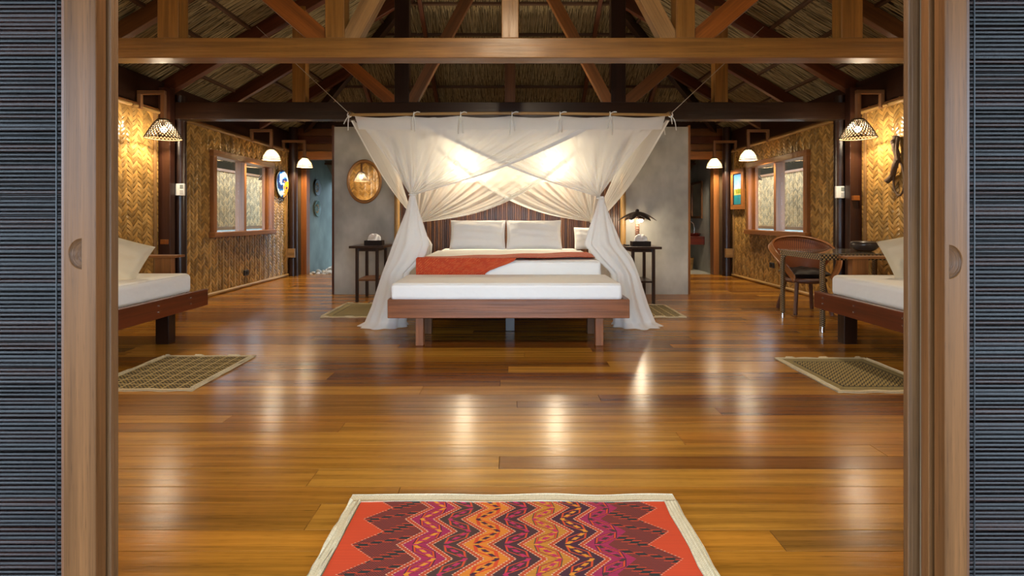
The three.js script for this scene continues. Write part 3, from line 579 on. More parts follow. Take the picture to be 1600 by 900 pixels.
// ---------- canopy and net ----------
{
  const HF = 2.035, HB = 2.11, XF = 1.53, dF = 4.88, dBk = 6.55;
  const fr = thing('canopy_frame', 'bamboo pole frame holding up the mosquito net', 'frame');
  const cane = (a, b, n) => { const c = a.clone().lerp(b, 0.5); c.y += 0.015; part(fr, n, tube([a, c, b], 0.014, 16, 9), M.bamboo); };
  cane(V(-XF, HF + 0.0, -dF), V(XF, HF, -dF), 'front_pole'); cane(V(-XF, HB, -dBk), V(XF, HB, -dBk), 'back_pole');
  for (const s of [-1, 1]) cane(V(s * (XF - 0.02), HF + 0.01, -(dF - 0.06)), V(s * (XF - 0.02), HB, -(dBk + 0.06)), 'side_pole');
  const net = thing('mosquito_net', 'sheer white mosquito net draped and tied back around the bed', 'bed net');
  const pleat = (k, ph) => (s) => Math.sin(s * k + ph) * 0.6 + Math.sin(s * k * 1.73 + ph * 2.1) * 0.4;
  // drape: top line A->B (s: 0 at own corner), gathered at T; sag of the free edge
  function drape(A, B, T, sag, n, bend, mat, k = 46, ph = 0) {
    const pl = pleat(k, ph);
    const f = (u, v) => {
      const top = A.clone().lerp(B, u); top.y -= 0.03 * Math.abs(Math.sin(u * Math.PI * 3.2));
      const g = T.clone().add(V((u - 0.5) * 0.05, 0, pl(u) * 0.012));
      const e = Math.pow(v, 1.0), p = top.lerp(g, e);
      p.y -= sag * u * u * Math.sin(v * Math.PI) ;
      p.add(bend.clone().multiplyScalar(Math.sin(v * Math.PI) * 0.12 * (1 - u)));
      const amp = 0.02 * Math.sin(Math.min(1, v * 1.1) * Math.PI) * smooth(v * 1.3) + 0.004;
      p.z += pl(u) * amp; p.y += pl(u + 0.3) * amp * 0.3;
      return p;
    };
    part(net, n, sheet(f, 150, 40), mat);
    // hem along the free edge
    const hem = (v, w) => { const p = f(1, v), q = f(0.965, v); return p.clone().lerp(q, w); };
    part(net, 'hem', sheet((u, v) => { const p = hem(u, v); p.z += 0.004; return p; }, 40, 2), M.netDense);
  }
  function skirt(T, rows, n, k, ph, closed) {   // rows: [y, xl, xr, depth, amp]
    const pl = pleat(k, ph), at = (y) => { let i = 0; while (i < rows.length - 2 && rows[i + 1][0] > y) i++; const a = rows[i], b = rows[i + 1], t = (a[0] - y) / (a[0] - b[0]); return a.map((q, j) => lerp(q, b[j], t)); };
    const y0 = rows[0][0], y1 = rows[rows.length - 1][0];
    part(net, n, sheet((u, v) => { const [y, xl, xr, d, amp] = at(lerp(y0, y1, v)); const a = u * Math.PI * 2, cx = (xl + xr) / 2, rx = (xr - xl) / 2, fold = 1 + 0.10 * Math.sin(a * 9 + ph) * smooth(v * 5); return V(cx + rx * Math.cos(a) * fold, y, -d + (amp * Math.sin(a)) * fold + 0.012 * pl(u) * smooth(v * 3)); }, 140, 40), M.netDense);
  }
  for (const s of [-1, 1]) {
    const TF = V(s * (s < 0 ? 0.935 : 0.865), s < 0 ? 1.275 : 1.24, -4.9), TB = V(s < 0 ? -1.16 : 1.05, 1.0, -6.5);
    drape(V(s * XF * 0.965, HF - 0.02, -(dF + 0.01 + 0.02 * (s + 1))), V(-s * XF * 0.62, HF - 0.02, -(dF + 0.01 + 0.02 * (s + 1))), TF, 0.07, 'front_panel', V(-s * 0.2, 0, 0.2), M.net, 60, s * 2);
    drape(V(s * XF * 0.97, HB - 0.02, -(dBk + 0.01)), V(-s * XF * 0.72, HB - 0.02, -(dBk + 0.01 + 0.02 * s)), TB, 0.26, 'rear_panel', V(-s * 0.2, 0, 0.1), M.netRear, 52, 1 + s);
    drape(V(s * XF, HB - 0.02, -(dBk - 0.05)), V(s * XF, HF - 0.03, -(dF + 0.04)), TB.clone().add(V(s * 0.02, 0, 0.03)), 0.10, 'side_panel', V(s * 0.1, 0, 0), M.net, 48, 3 + s);
    const m = (xl, xr) => s < 0 ? [xl, xr] : [-xr, -xl];
    const row = (y, xl, xr, d, a) => { const [p, q] = m(xl, xr); return [y, p, q, d, a]; };
    skirt(TF, [row(TF.y + 0.02, -0.955, -0.915, 4.9, 0.02), row(1.1, -1.0, -0.87, 4.91, 0.05), row(0.80, -1.115, -0.78, 4.94, 0.09), row(0.66, -1.17, -0.84, 4.97, 0.10), row(0.52, -1.23, -0.985, 4.98, 0.10), row(0.2, -1.33, -1.0, 4.99, 0.12), row(0.03, -1.40, -1.02, 4.99, 0.13), row(0.008, -1.46, -1.0, 4.97, 0.17)].map((r, i) => s > 0 && i < 3 ? [r[0], r[1] - 0.06, r[2] - 0.06, r[3], r[4]] : r), 'front_drop', 30, s, true);
    skirt(TB, [row(TB.y + 0.02, -1.18, -1.14, 6.5, 0.02), row(0.85, -1.22, -1.07, 6.48, 0.05), row(0.72, -1.25, -0.99, 6.45, 0.07), row(0.62, -1.28, -1.0, 6.45, 0.08), row(0.2, -1.32, -1.02, 6.45, 0.09), row(0.01, -1.34, -1.02, 6.45, 0.10)], 'rear_drop', 26, s * 2, true);
    // tie bands
    for (const [T, r] of [[TF, 0.03], [TB, 0.03]]) part(net, 'tie_band', new THREE.TorusGeometry(r, 0.009, 7, 20).rotateX(Math.PI / 2), M.ribbon, [T.x, T.y, T.z]);
    const rp = s < 0 ? 'thin suspension rope rising from the net corner above the round mirror' : 'thin suspension rope rising from the net corner above the palm lamp';
    single('rope', rp, 'rope', tube([V(s * XF, HF + 0.01, -dF), V(s * 2.24, 2.66, -5.43), V(s * 2.95, 3.28, -5.96)], 0.0035, 12, 6), M.rope);
  }
  part(net, 'roof_panel', sheet((u, v) => V(lerp(-XF, XF, u) * 0.97, lerp(HF, HB, v) - 0.03 - 0.03 * Math.sin(u * Math.PI) * Math.sin(v * Math.PI), -lerp(dF + 0.02, dBk, v)), 30, 16), M.net);
  part(net, 'top_band', sheet((u, v) => V(lerp(-XF, XF, u) * (0.965 - 0.025 * v), HF - 0.012 - 0.13 * v - 0.018 * Math.abs(Math.sin(u * Math.PI * 6)) * (1 - v), -(dF - 0.012) + 0.006 * Math.sin(u * 70) * v), 120, 6), M.net);
  for (const px of [647, 720, 800, 875, 953]) {
    const x = (px - 797) / 800 * dF, t = [];
    t.push(new THREE.TorusGeometry(0.019, 0.005, 6, 16).rotateY(Math.PI / 2).translate(x, HF + 0.008, -dF));
    for (const q of [-1, 1]) t.push(tube([V(x, HF - 0.008, -dF + 0.022), V(x + q * 0.014, HF - 0.06, -dF + 0.03), V(x + q * rr(0.012, 0.03), HF - rr(0.13, 0.2), -dF + 0.03)], 0.005, 10, 5));
    t.push(tube([V(x, HF + 0.01, -dF + 0.02), V(x + 0.035, HF + 0.024, -dF + 0.025), V(x + 0.06, HF + rr(0.01, 0.03), -dF + 0.02)], 0.005, 8, 5));
    part(net, 'ribbon_tie', mergeGeometries(t), M.ribbon);
  }
  for (const s of [-1, 1]) for (const [k, q] of [[0, 0.0], [1, 0.35], [2, 0.8], [3, 1.25]]) {
    const p = V(s * XF, lerp(HF, HB, q / 1.7), -(dF + q)), t = [new THREE.TorusGeometry(0.02, 0.006, 6, 14).translate(p.x, p.y, p.z)];
    for (const w of [-1, 1]) t.push(tube([p.clone(), p.clone().add(V(s * 0.02 + w * 0.012, -0.05, 0.01)), p.clone().add(V(s * 0.03 + w * 0.02, -0.12 - 0.03 * w, 0.015))], 0.005, 8, 5));
    part(net, 'ribbon_tie', mergeGeometries(t), M.ribbon);
  }
}

// ---------- side tables ----------
function sideTable(x, d, label) {
  const t = thing('side_table', label, 'table', { at: [x, 0, -d] });
  part(t, 'top', wbox(0.43, 0.03, 0.54, 'x', 0.004), M.table, [0, 0.69, 0]);
  for (const a of [-1, 1]) for (const b of [-1, 1]) part(t, 'leg', wbox(0.036, 0.675, 0.036, 'y'), M.table, [a * 0.125, 0.3375, b * 0.22]);
  part(t, 'shelf', wbox(0.27, 0.022, 0.46, 'z'), x < 0 ? M.brown : M.table, [0, 0.275, 0]);
  part(t, 'apron', wbox(0.25, 0.04, 0.40, 'x'), M.table, [0, 0.655, 0]);
}
sideTable(-1.79, 6.63, 'dark side table with brown lower shelf below the round mirror');
sideTable(1.62, 6.45, 'dark side table carrying the palm lamp');
function tissueBox(x, d, turn, label) {
  const t = thing('tissue_box', label, 'tissue box', { at: [x, 0.705, -d], turn });
  part(t, 'box', wbox(0.23, 0.06, 0.13, 'x', 0.004), M.leather, [0, 0.03, 0]);
  part(t, 'tissue', sheet((u, v) => { const a = u * Math.PI * 2, k = Math.sin(v * Math.PI * 0.5), r = 0.075 * Math.pow(1 - v * v, 0.5) * (1 + 0.18 * Math.sin(a * 5 + v * 4)); return V(r * Math.cos(a), 0.055 + 0.085 * k + 0.008 * Math.sin(a * 3), 0.55 * r * Math.sin(a)); }, 40, 12), M.pillow);
}
tissueBox(-1.75, 6.6, 0, 'dark tissue box on the side table below the round mirror');
tissueBox(1.62, 6.36, 0, 'dark tissue box in front of the palm lamp');
single('remote_control', 'small black remote lying beside the tissue box and palm lamp', 'remote', wbox(0.05, 0.018, 0.15, 'z', 0.006), M.black, { at: [1.46, 0.714, -6.42] });
{
  const L = thing('palm_lamp', 'palm-tree table lamp with dark fronds and glowing coconuts', 'lamp', { at: [1.63, 0.705, -6.56] });
  const trunkM = wood(0.12, 0.05, 0.028, 0.6);
  part(L, 'base', lathe([[0, 0], [0.08, 0], [0.08, 0.012], [0.05, 0.03], [0, 0.03]], 24), trunkM);
  const tr = []; for (let i = 0; i < 11; i++) tr.push(new THREE.CylinderGeometry(0.023, 0.031, 0.032, 12).translate(0, 0.045 + i * 0.03, 0)); part(L, 'trunk', mergeGeometries(tr), trunkM);
  for (let i = 0; i < 6; i++) {
    const a = i / 6 * Math.PI * 2 + 0.05, W = 0.055, R = 0.245;
    part(L, 'frond', slab((u, v) => { const r = R * u, w = W * Math.sin(Math.PI * Math.min(1, u * 0.95 + 0.05)) * (v - 0.5) * 2, y = 0.43 - 0.10 * u * u - 0.02 * u - 0.35 * Math.abs(w); return V(r * Math.cos(a) - w * Math.sin(a), y, r * Math.sin(a) + w * Math.cos(a)); }, 14, 6, 0.004), M.leather);
  }
  part(L, 'crown', new THREE.SphereGeometry(0.024, 14, 10), M.leather, [0, 0.44, 0]);
  for (const [x, z] of [[-0.085, 0.05], [0.02, 0.075], [0.06, -0.03]]) {
    const c = part(L, 'coconut_shell', new THREE.SphereGeometry(0.042, 18, 10, 0, Math.PI * 2, 0, Math.PI * 0.52), trunkM, [x, 0.335, z]); c.material.side = THREE.DoubleSide;
    part(L, 'bulb', new THREE.SphereGeometry(0.022, 12, 10), M.bulb, [x, 0.318, z]);
    bulbLight(L, [x, 0.318, z], 0.33, 1);
  }
  single('lamp_cord', 'thin black cord trailing under the palm lamp table', 'cord', tube([V(1.77, 0.3, -6.75), V(1.72, 0.06, -6.6), V(1.55, 0.012, -6.4), V(1.75, 0.012, -6.7), V(1.86, 0.2, -7.04)], 0.004, 40, 6), M.black);
}
// mirror
{
  const m = thing('round_mirror', 'oval bronze-framed mirror on the concrete wall', 'mirror', { at: [-2.005, 1.555, -7.06] });
  const g = new THREE.TorusGeometry(1, 0.085, 10, 60); g.scale(0.222, 0.28, 0.30); part(m, 'frame', g, M.bronze, [0, 0, 0.018]);
  const c = new THREE.CylinderGeometry(1, 1, 1, 60).rotateX(Math.PI / 2); c.scale(0.218, 0.275, 0.016); part(m, 'glass', c, M.mirror, [0, 0, 0.012]);
}

// ---------- rugs ----------
function mat(name, label, x0, x1, d0, d1, map, border, edgeMat, y = 0.004) {
  const r = thing(name, label, 'rug');
  const w = x1 - x0, h = d1 - d0;
  part(r, 'field', slab((u, v) => V(lerp(x0, x1, u), y + 0.003 + 0.0008 * Math.sin(u * 11) * Math.sin(v * 9), -lerp(d0, d1, v)), 20, 14, 0.006, [1, 1]), std({ map, roughness: 0.95 }));
  for (const [a, b, c, d] of [[x0 - border, x1 + border, d0 - border, d0], [x0 - border, x1 + border, d1, d1 + border], [x0 - border, x0, d0, d1], [x1, x1 + border, d0, d1]])
    part(r, 'border', slab((u, v) => { const wob = 0.004 * Math.sin(u * 17 + a * 9) + 0.003 * Math.sin(v * 13 + c * 5); return V(lerp(a, b, u) + (d - c > b - a && Math.abs(u - 0.5) > 0.45 ? wob : 0), y + 0.006 + 0.001 * Math.sin(u * 23), -lerp(c, d, v) + (b - a > d - c && Math.abs(v - 0.5) > 0.4 ? wob : 0)); }, 30, 6, 0.009, [(b - a) / 0.06, (d - c) / 0.06]), edgeMat);
}
const edgeMap = tex(128, 128, (u, v) => { const a = (Math.floor(u * 16) + Math.floor(v * 16)) % 2; const f = a ? (u * 16) % 1 : (v * 16) % 1, g = 0.72 + 0.2 * Math.sin(Math.PI * f) + 0.08 * hash(Math.floor(u * 16), Math.floor(v * 16), 2); return [0.90 * g, 0.83 * g, 0.68 * g]; });
const edgeCream = std({ map: edgeMap, roughness: 0.9, bumpMap: weaveMap, bumpScale: 0.001 });
const straw1 = (u, v) => { const c = (Math.floor(u * 52) + Math.floor(v * 60)) % 2, gx = (u * 7 + 0.05) % 1, gy = (v * 8 + 0.05) % 1, line = gx < 0.11 || gy < 0.10, n = hash(Math.floor(u * 52), Math.floor(v * 60), 3); return line ? [0.72, 0.64, 0.46] : c ? [0.50 + 0.14 * n, 0.43 + 0.12 * n, 0.29] : [0.15, 0.125, 0.09]; };
const straw2 = (u, v) => { const bd = Math.min(u, 1 - u, v, 1 - v), z = (v * 22 + Math.abs(((u * 18) % 1) - 0.5) * 1.5) % 1, n = hash(Math.floor(u * 90), Math.floor(v * 110), 5); if (bd < 0.1) return [0.48 + 0.1 * n, 0.43 + 0.09 * n, 0.31]; if (bd < 0.115) return [0.12, 0.10, 0.07]; return z < 0.42 ? [0.17, 0.14, 0.09] : [0.56 + 0.12 * n, 0.49 + 0.1 * n, 0.33]; };
const strawTex1 = tex(512, 512, straw1), strawTex2 = tex(512, 512, straw2);
mat('straw_mat', 'diamond-gridded straw mat beside the pillow daybed', -2.585, -1.955, 3.13, 3.86, strawTex1, 0.028, edgeCream);
mat('straw_mat', 'chevron straw mat beside the daybed near the rattan table', 2.00, 2.62, 3.10, 3.80, strawTex2, 0.028, edgeCream);
mat('straw_mat', 'straw mat in front of the side table below the mirror', -1.98, -1.3, 5.42, 6.26, strawTex2, 0.022, edgeCream);
mat('straw_mat', 'straw mat in front of the palm lamp table', 1.18, 1.84, 5.42, 6.16, strawTex1, 0.022, edgeCream);
{
  // handwoven zigzag rug: u across, v from near to far
  const W = 1.10, H = 0.60, P = 0.158;       // zigzag period along depth
  const zz = (y) => { const t = ((y / P) % 1 + 1) % 1; return Math.abs(t - 0.5) * 2; };  // 0..1
  const OR = [0.87, 0.27, 0.05], MG = [0.78, 0.13, 0.33], YE = [0.93, 0.58, 0.08], DK = [0.30, 0.16, 0.12], CR = [0.95, 0.80, 0.66], PU = [0.28, 0.07, 0.16], GR = [0.36, 0.25, 0.17], RD = [0.62, 0.17, 0.08];
  const t = tex(1408, 768, (u, v) => {
    const x = (u - 0.5) * W, y = v * H, th = (Math.floor(y / 0.0022) % 2) ? 0.92 : 1.05, s = Math.sign(x) || 1;
    // all zigzags point the same way in the middle; the outer ones mirror outwards
    const amp = 0.072, xz = x + amp * (zz(y) - 0.5) * 1.0;
    let c;
    const e = 0.452, xo = Math.abs(x) - (0.085 * (s < 0 ? zz(y) : 1 - zz(y)) - 0.0425);
    const step = (0.006 < ((y + 0.001) % 0.008)) ? 1 : 0;
    if (xo > e + 0.02) c = OR;
    else if (xo > e + 0.014) c = step ? CR : OR;
    else if (Math.abs(xz) > 0.335) {            // dark stepped field
      const k = (y / P * 2) % 1, st = Math.floor((Math.abs(xz) - 0.335) / 0.03) * 0.17, hatch = Math.floor(x / 0.004 + y / 0.004) % 2;
      const bar = Math.abs(((k + st) % 1) - 0.5); c = bar < 0.09 ? [0.17, 0.14, 0.11] : bar < 0.14 ? OR : hatch ? DK : RD;
    } else {
      const b = (xz + 0.335) / 0.67 * 7, i = Math.floor(b), f = b - i;
      const dash = (Math.floor(y / 0.0042) % 2) ? CR : [0.78, 0.30, 0.10];
      if (f < 0.05 || (f > 0.18 && f < 0.23)) c = dash;
      else if (f < 0.18) c = [0.80, 0.28, 0.07];
      else {
        const g = (f - 0.23) / 0.77, dx = Math.abs(g - 0.5), dy = Math.abs(((y / P * 2) % 1) - 0.5), dm = dx * 1.3 + dy;
        const ring = Math.floor(dm * 9) % 2, hatch = Math.floor(y / 0.0034) % 2;
        const set = [[MG, YE, PU], [DK, MG, GR], [YE, PU, OR], [DK, MG, PU], [YE, MG, GR], [PU, YE, DK], [MG, DK, PU]][((i % 7) + 7) % 7];
        if (dx < 0.10) c = (Math.floor(y / 0.008) % 3) ? set[1] : set[0];
        else if (dm > 0.42 && dm < 0.62) c = ring ? set[2] : OR;
        else if (dm < 0.2) c = hatch ? MG : set[2];
        else c = hatch ? set[0] : lerpC(set[0], set[2], 0.45);
      }
    }
    return c.map((q) => q * th * 0.86);
  });
  function lerpC(a, b, k) { return a.map((q, i) => lerp(q, b[i], k)); }
  mat('woven_rug', 'bright orange and magenta zigzag handwoven rug with cream border', -0.548, 0.568, 1.36, 1.885, t, 0.045, edgeCream);
}

// ---------- daybeds ----------
function daybed(s, label) {
  const b = thing('daybed', label, 'daybed');
  const X = (x) => s * (s > 0 ? x - 0.06 : x), d0 = 2.62, d1 = s < 0 ? 4.66 : 4.53;
  for (const x of [2.77, 3.93]) part(b, 'side_rail', wbox(0.045, 0.145, d1 - d0, 'z', 0.005), M.rail, [X(x), 0.335, -(d0 + d1) / 2]);
  for (const d of [d0 + 0.03, d1 - 0.1]) part(b, 'end_rail', wbox(1.12, 0.12, 0.04, 'x'), M.rail, [X(3.35), 0.335, -d]);
  part(b, 'deck', wbox(1.10, 0.025, d1 - d0 - 0.1, 'z'), M.brown, [X(3.35), 0.365, -(d0 + d1) / 2]);
  for (const d of [2.95, 4.31]) for (const x of [2.90, 3.8]) part(b, 'leg', wbox(0.11, 0.35, 0.09, 'y'), M.darkest, [X(x), 0.175, -d]);
  for (const d of [2.9, 3.5, 4.0, 4.4]) for (const k of [-1, 1]) part(b, 'bolt', new THREE.CylinderGeometry(0.006, 0.006, 0.01, 8).rotateZ(Math.PI / 2), M.steel, [X(2.745), 0.34 + k * 0.025, -d]);
  part(b, 'head_shelf', wbox(0.90, 0.022, 0.14, 'x'), M.frame, [X(3.49), 0.70, -(d1 + 0.06)]);
  for (const x of [3.18, 3.60]) part(b, 'head_block', wbox(0.15, 0.31, 0.06, 'y'), M.frame, [X(x), 0.533, -(d1 + 0.06)]);
  part(b, 'head_bracket', wbox(0.6, 0.05, 0.05, 'x'), M.dark, [X(3.45), 0.40, -(d1 + 0.03)]);
  const g = grainUV(new RoundedBoxGeometry(1.08, 0.18, d1 - d0 - 0.1, 5, 0.045), 'z');
  return [g, X(3.40), -(d0 + d1) / 2];
}
{
  let [g, x, z] = daybed(-1, 'red-brown wooden daybed frame on the side of the round disc');
  single('daybed_mattress', 'white mattress on the daybed with the plain beige pillow', 'mattress', g, M.sheet, { at: [x, 0.4685, z] });
  [g, x, z] = daybed(1, 'red-brown wooden daybed frame next to the rattan table');
  single('daybed_mattress', 'white mattress on the daybed next to the rattan table', 'mattress', g, M.sheet, { at: [x, 0.4685, z] });
  const p = single('pillow', 'plain beige pillow propped on the daybed', 'pillow', pillowGeo(0.62, 0.42, 0.2, 2), M.beige, { at: [-3.3, 0.735, -4.12] });
  p.rotation.set(-0.45, 0.5, -0.38, 'YXZ');
  const q = single('pillow', 'cream pillow at the daybed edge next to the rattan table', 'pillow', pillowGeo(0.55, 0.42, 0.18, 4), M.beige, { at: [3.42, 0.74, -4.22] });
  q.rotation.set(-0.45, -0.45, 0.3, 'YXZ');
  const r = single('bolster', 'small black cushion against the cream pillow', 'cushion', pillowGeo(0.3, 0.24, 0.12, 6), M.black, { at: [3.36, 0.68, -4.0] });
  r.rotation.set(-0.5, -0.4, 0, 'YXZ');
}

// ---------- rattan table, bowl, chair ----------
{
  const wk = tex(128, 128, (u, v) => { const i = Math.floor(u * 8), j = Math.floor(v * 8), on = (i + j) % 2, f = Math.sin(Math.PI * ((v * 8) % 1)); return on ? [0.80 * (0.6 + 0.4 * f), 0.68 * (0.6 + 0.4 * f), 0.48 * (0.6 + 0.4 * f)] : [0.16, 0.11, 0.08]; });
  const wm = std({ map: wk, color: lin(0.75, 0.68, 0.55), roughness: 0.5, bumpMap: wk, bumpScale: 0.003 });
  const t = thing('rattan_table', 'woven rattan table with glass top and steel-tipped legs', 'table');
  const x0 = 2.885, x1 = 3.86, d0 = 4.73, d1 = 5.42, H = 0.715;
  const setUV = (g, su, sv) => { const uv = g.attributes.uv; for (let i = 0; i < uv.count; i++) uv.setXY(i, uv.getX(i) * su, uv.getY(i) * sv); return g; };
  for (const [x, d] of [[x0, d0], [x0, d1], [x1, d0], [x1, d1]]) {
    const sx = x < 3.4 ? 1 : -1, sd = d < 5 ? 1 : -1;
    part(t, 'leg', setUV(new THREE.TubeGeometry(new THREE.CatmullRomCurve3([V(x, 0.05, -d), V(x, 0.4, -d), V(x, 0.60, -d), V(x + sx * 0.012, 0.66, -(d + sd * 0.01)), V(x + sx * 0.06, 0.70, -(d + sd * 0.04))]), 24, 0.024, 10), 9, 1), wm);
    part(t, 'foot', new THREE.CylinderGeometry(0.022, 0.025, 0.05, 14), M.steel, [x, 0.025, -d]);
  }
  const band = (sx, sz, x, z) => { const g = grainUV(new THREE.BoxGeometry(sx, 0.05, sz), sx > sz ? 'x' : 'z'); setUV(g, 7, 7); part(t, 'apron', g, wm, [x, H - 0.027, z]); };
  band(x1 - x0 + 0.04, 0.03, (x0 + x1) / 2, -d0); band(x1 - x0 + 0.04, 0.03, (x0 + x1) / 2, -d1); band(0.03, d1 - d0, x0, -(d0 + d1) / 2); band(0.03, d1 - d0, x1, -(d0 + d1) / 2);
  part(t, 'glass_top', wbox(x1 - x0 + 0.07, 0.01, d1 - d0 + 0.07, 'x', 0.003), phys({ color: lin(0.75, 0.70, 0.6), roughness: 0.03, transmission: 0.85, thickness: 0, ior: 1.5 }), [(x0 + x1) / 2, H + 0.006, -(d0 + d1) / 2]);
  single('ceramic_bowl', 'dark rounded ceramic bowl on the rattan table', 'bowl', lathe([[0, 0.006], [0.06, 0], [0.09, 0.015], [0.122, 0.05], [0.118, 0.085], [0.098, 0.098], [0.09, 0.09], [0.104, 0.075], [0.108, 0.05], [0.08, 0.02], [0, 0.014]], 36), std({ color: lin(0.05, 0.038, 0.032), roughness: 0.25 }), { at: [3.46, H + 0.012, -5.0] });

  const c = thing('rattan_armchair', 'curved-back woven rattan armchair with dark cushion behind the rattan table', 'chair', { at: [3.27, 0, -5.70], turn: -0.1 }); c.scale.set(0.80, 1, 0.85);
  const rat = std({ map: tex(128, 128, (u, v) => { const k = (Math.floor(u * 10 + v * 10) + Math.floor(u * 10 - v * 10)) & 1; return k ? [0.60, 0.34, 0.17] : [0.36, 0.18, 0.085]; }), roughness: 0.5 });
  const rw = wood(0.48, 0.20, 0.065, 0.38), dkw = wood(0.16, 0.065, 0.04, 0.4);
  const rim = [V(-0.235, 0.40, 0.26), V(-0.36, 0.56, 0.20), V(-0.425, 0.68, 0.06), V(-0.40, 0.755, -0.12), V(-0.27, 0.805, -0.27), V(0, 0.83, -0.33), V(0.27, 0.805, -0.27), V(0.40, 0.755, -0.12), V(0.425, 0.68, 0.06), V(0.36, 0.56, 0.20), V(0.235, 0.40, 0.26)];
  const rc = new THREE.CatmullRomCurve3(rim);
  part(c, 'rim', slab((u, v) => { const p = rc.getPoint(u), r = Math.hypot(p.x, p.z) || 1, k = 1 + (v - 0.5) * 0.055 / r; return V(p.x * k, p.y - (v - 0.5) * 0.05, p.z * k); }, 60, 4, 0.022, [3, 0.06]), rw);
  part(c, 'back_panel', slab((u, v) => { const p = rc.getPoint(lerp(0.22, 0.78, u)), a = lerp(Math.PI * 1.12, Math.PI * 1.88, u), q = V(0.27 * Math.cos(a), 0.42, 0.25 * Math.sin(a)); return p.clone().multiplyScalar(0.985).lerp(q, v); }, 36, 10, 0.012, [5, 2.4]), rat);
  part(c, 'seat', lathe([[0, 0.40], [0.25, 0.40], [0.275, 0.385], [0.275, 0.36], [0.25, 0.345], [0, 0.345]], 40), dkw);
  const cu = pillowGeo(0.50, 0.48, 0.11, 3).rotateX(-Math.PI / 2); part(c, 'cushion', cu, M.leather, [0, 0.445, 0.0]);
  for (const [a, b] of [[-1, 1], [1, 1], [-1, -1], [1, -1]]) part(c, 'leg', tube([V(a * 0.17, 0.36, b * 0.17), V(a * 0.20, 0.18, b * 0.21), V(a * 0.235, 0.012, b * 0.265)], 0.026, 10, 9), dkw);
}

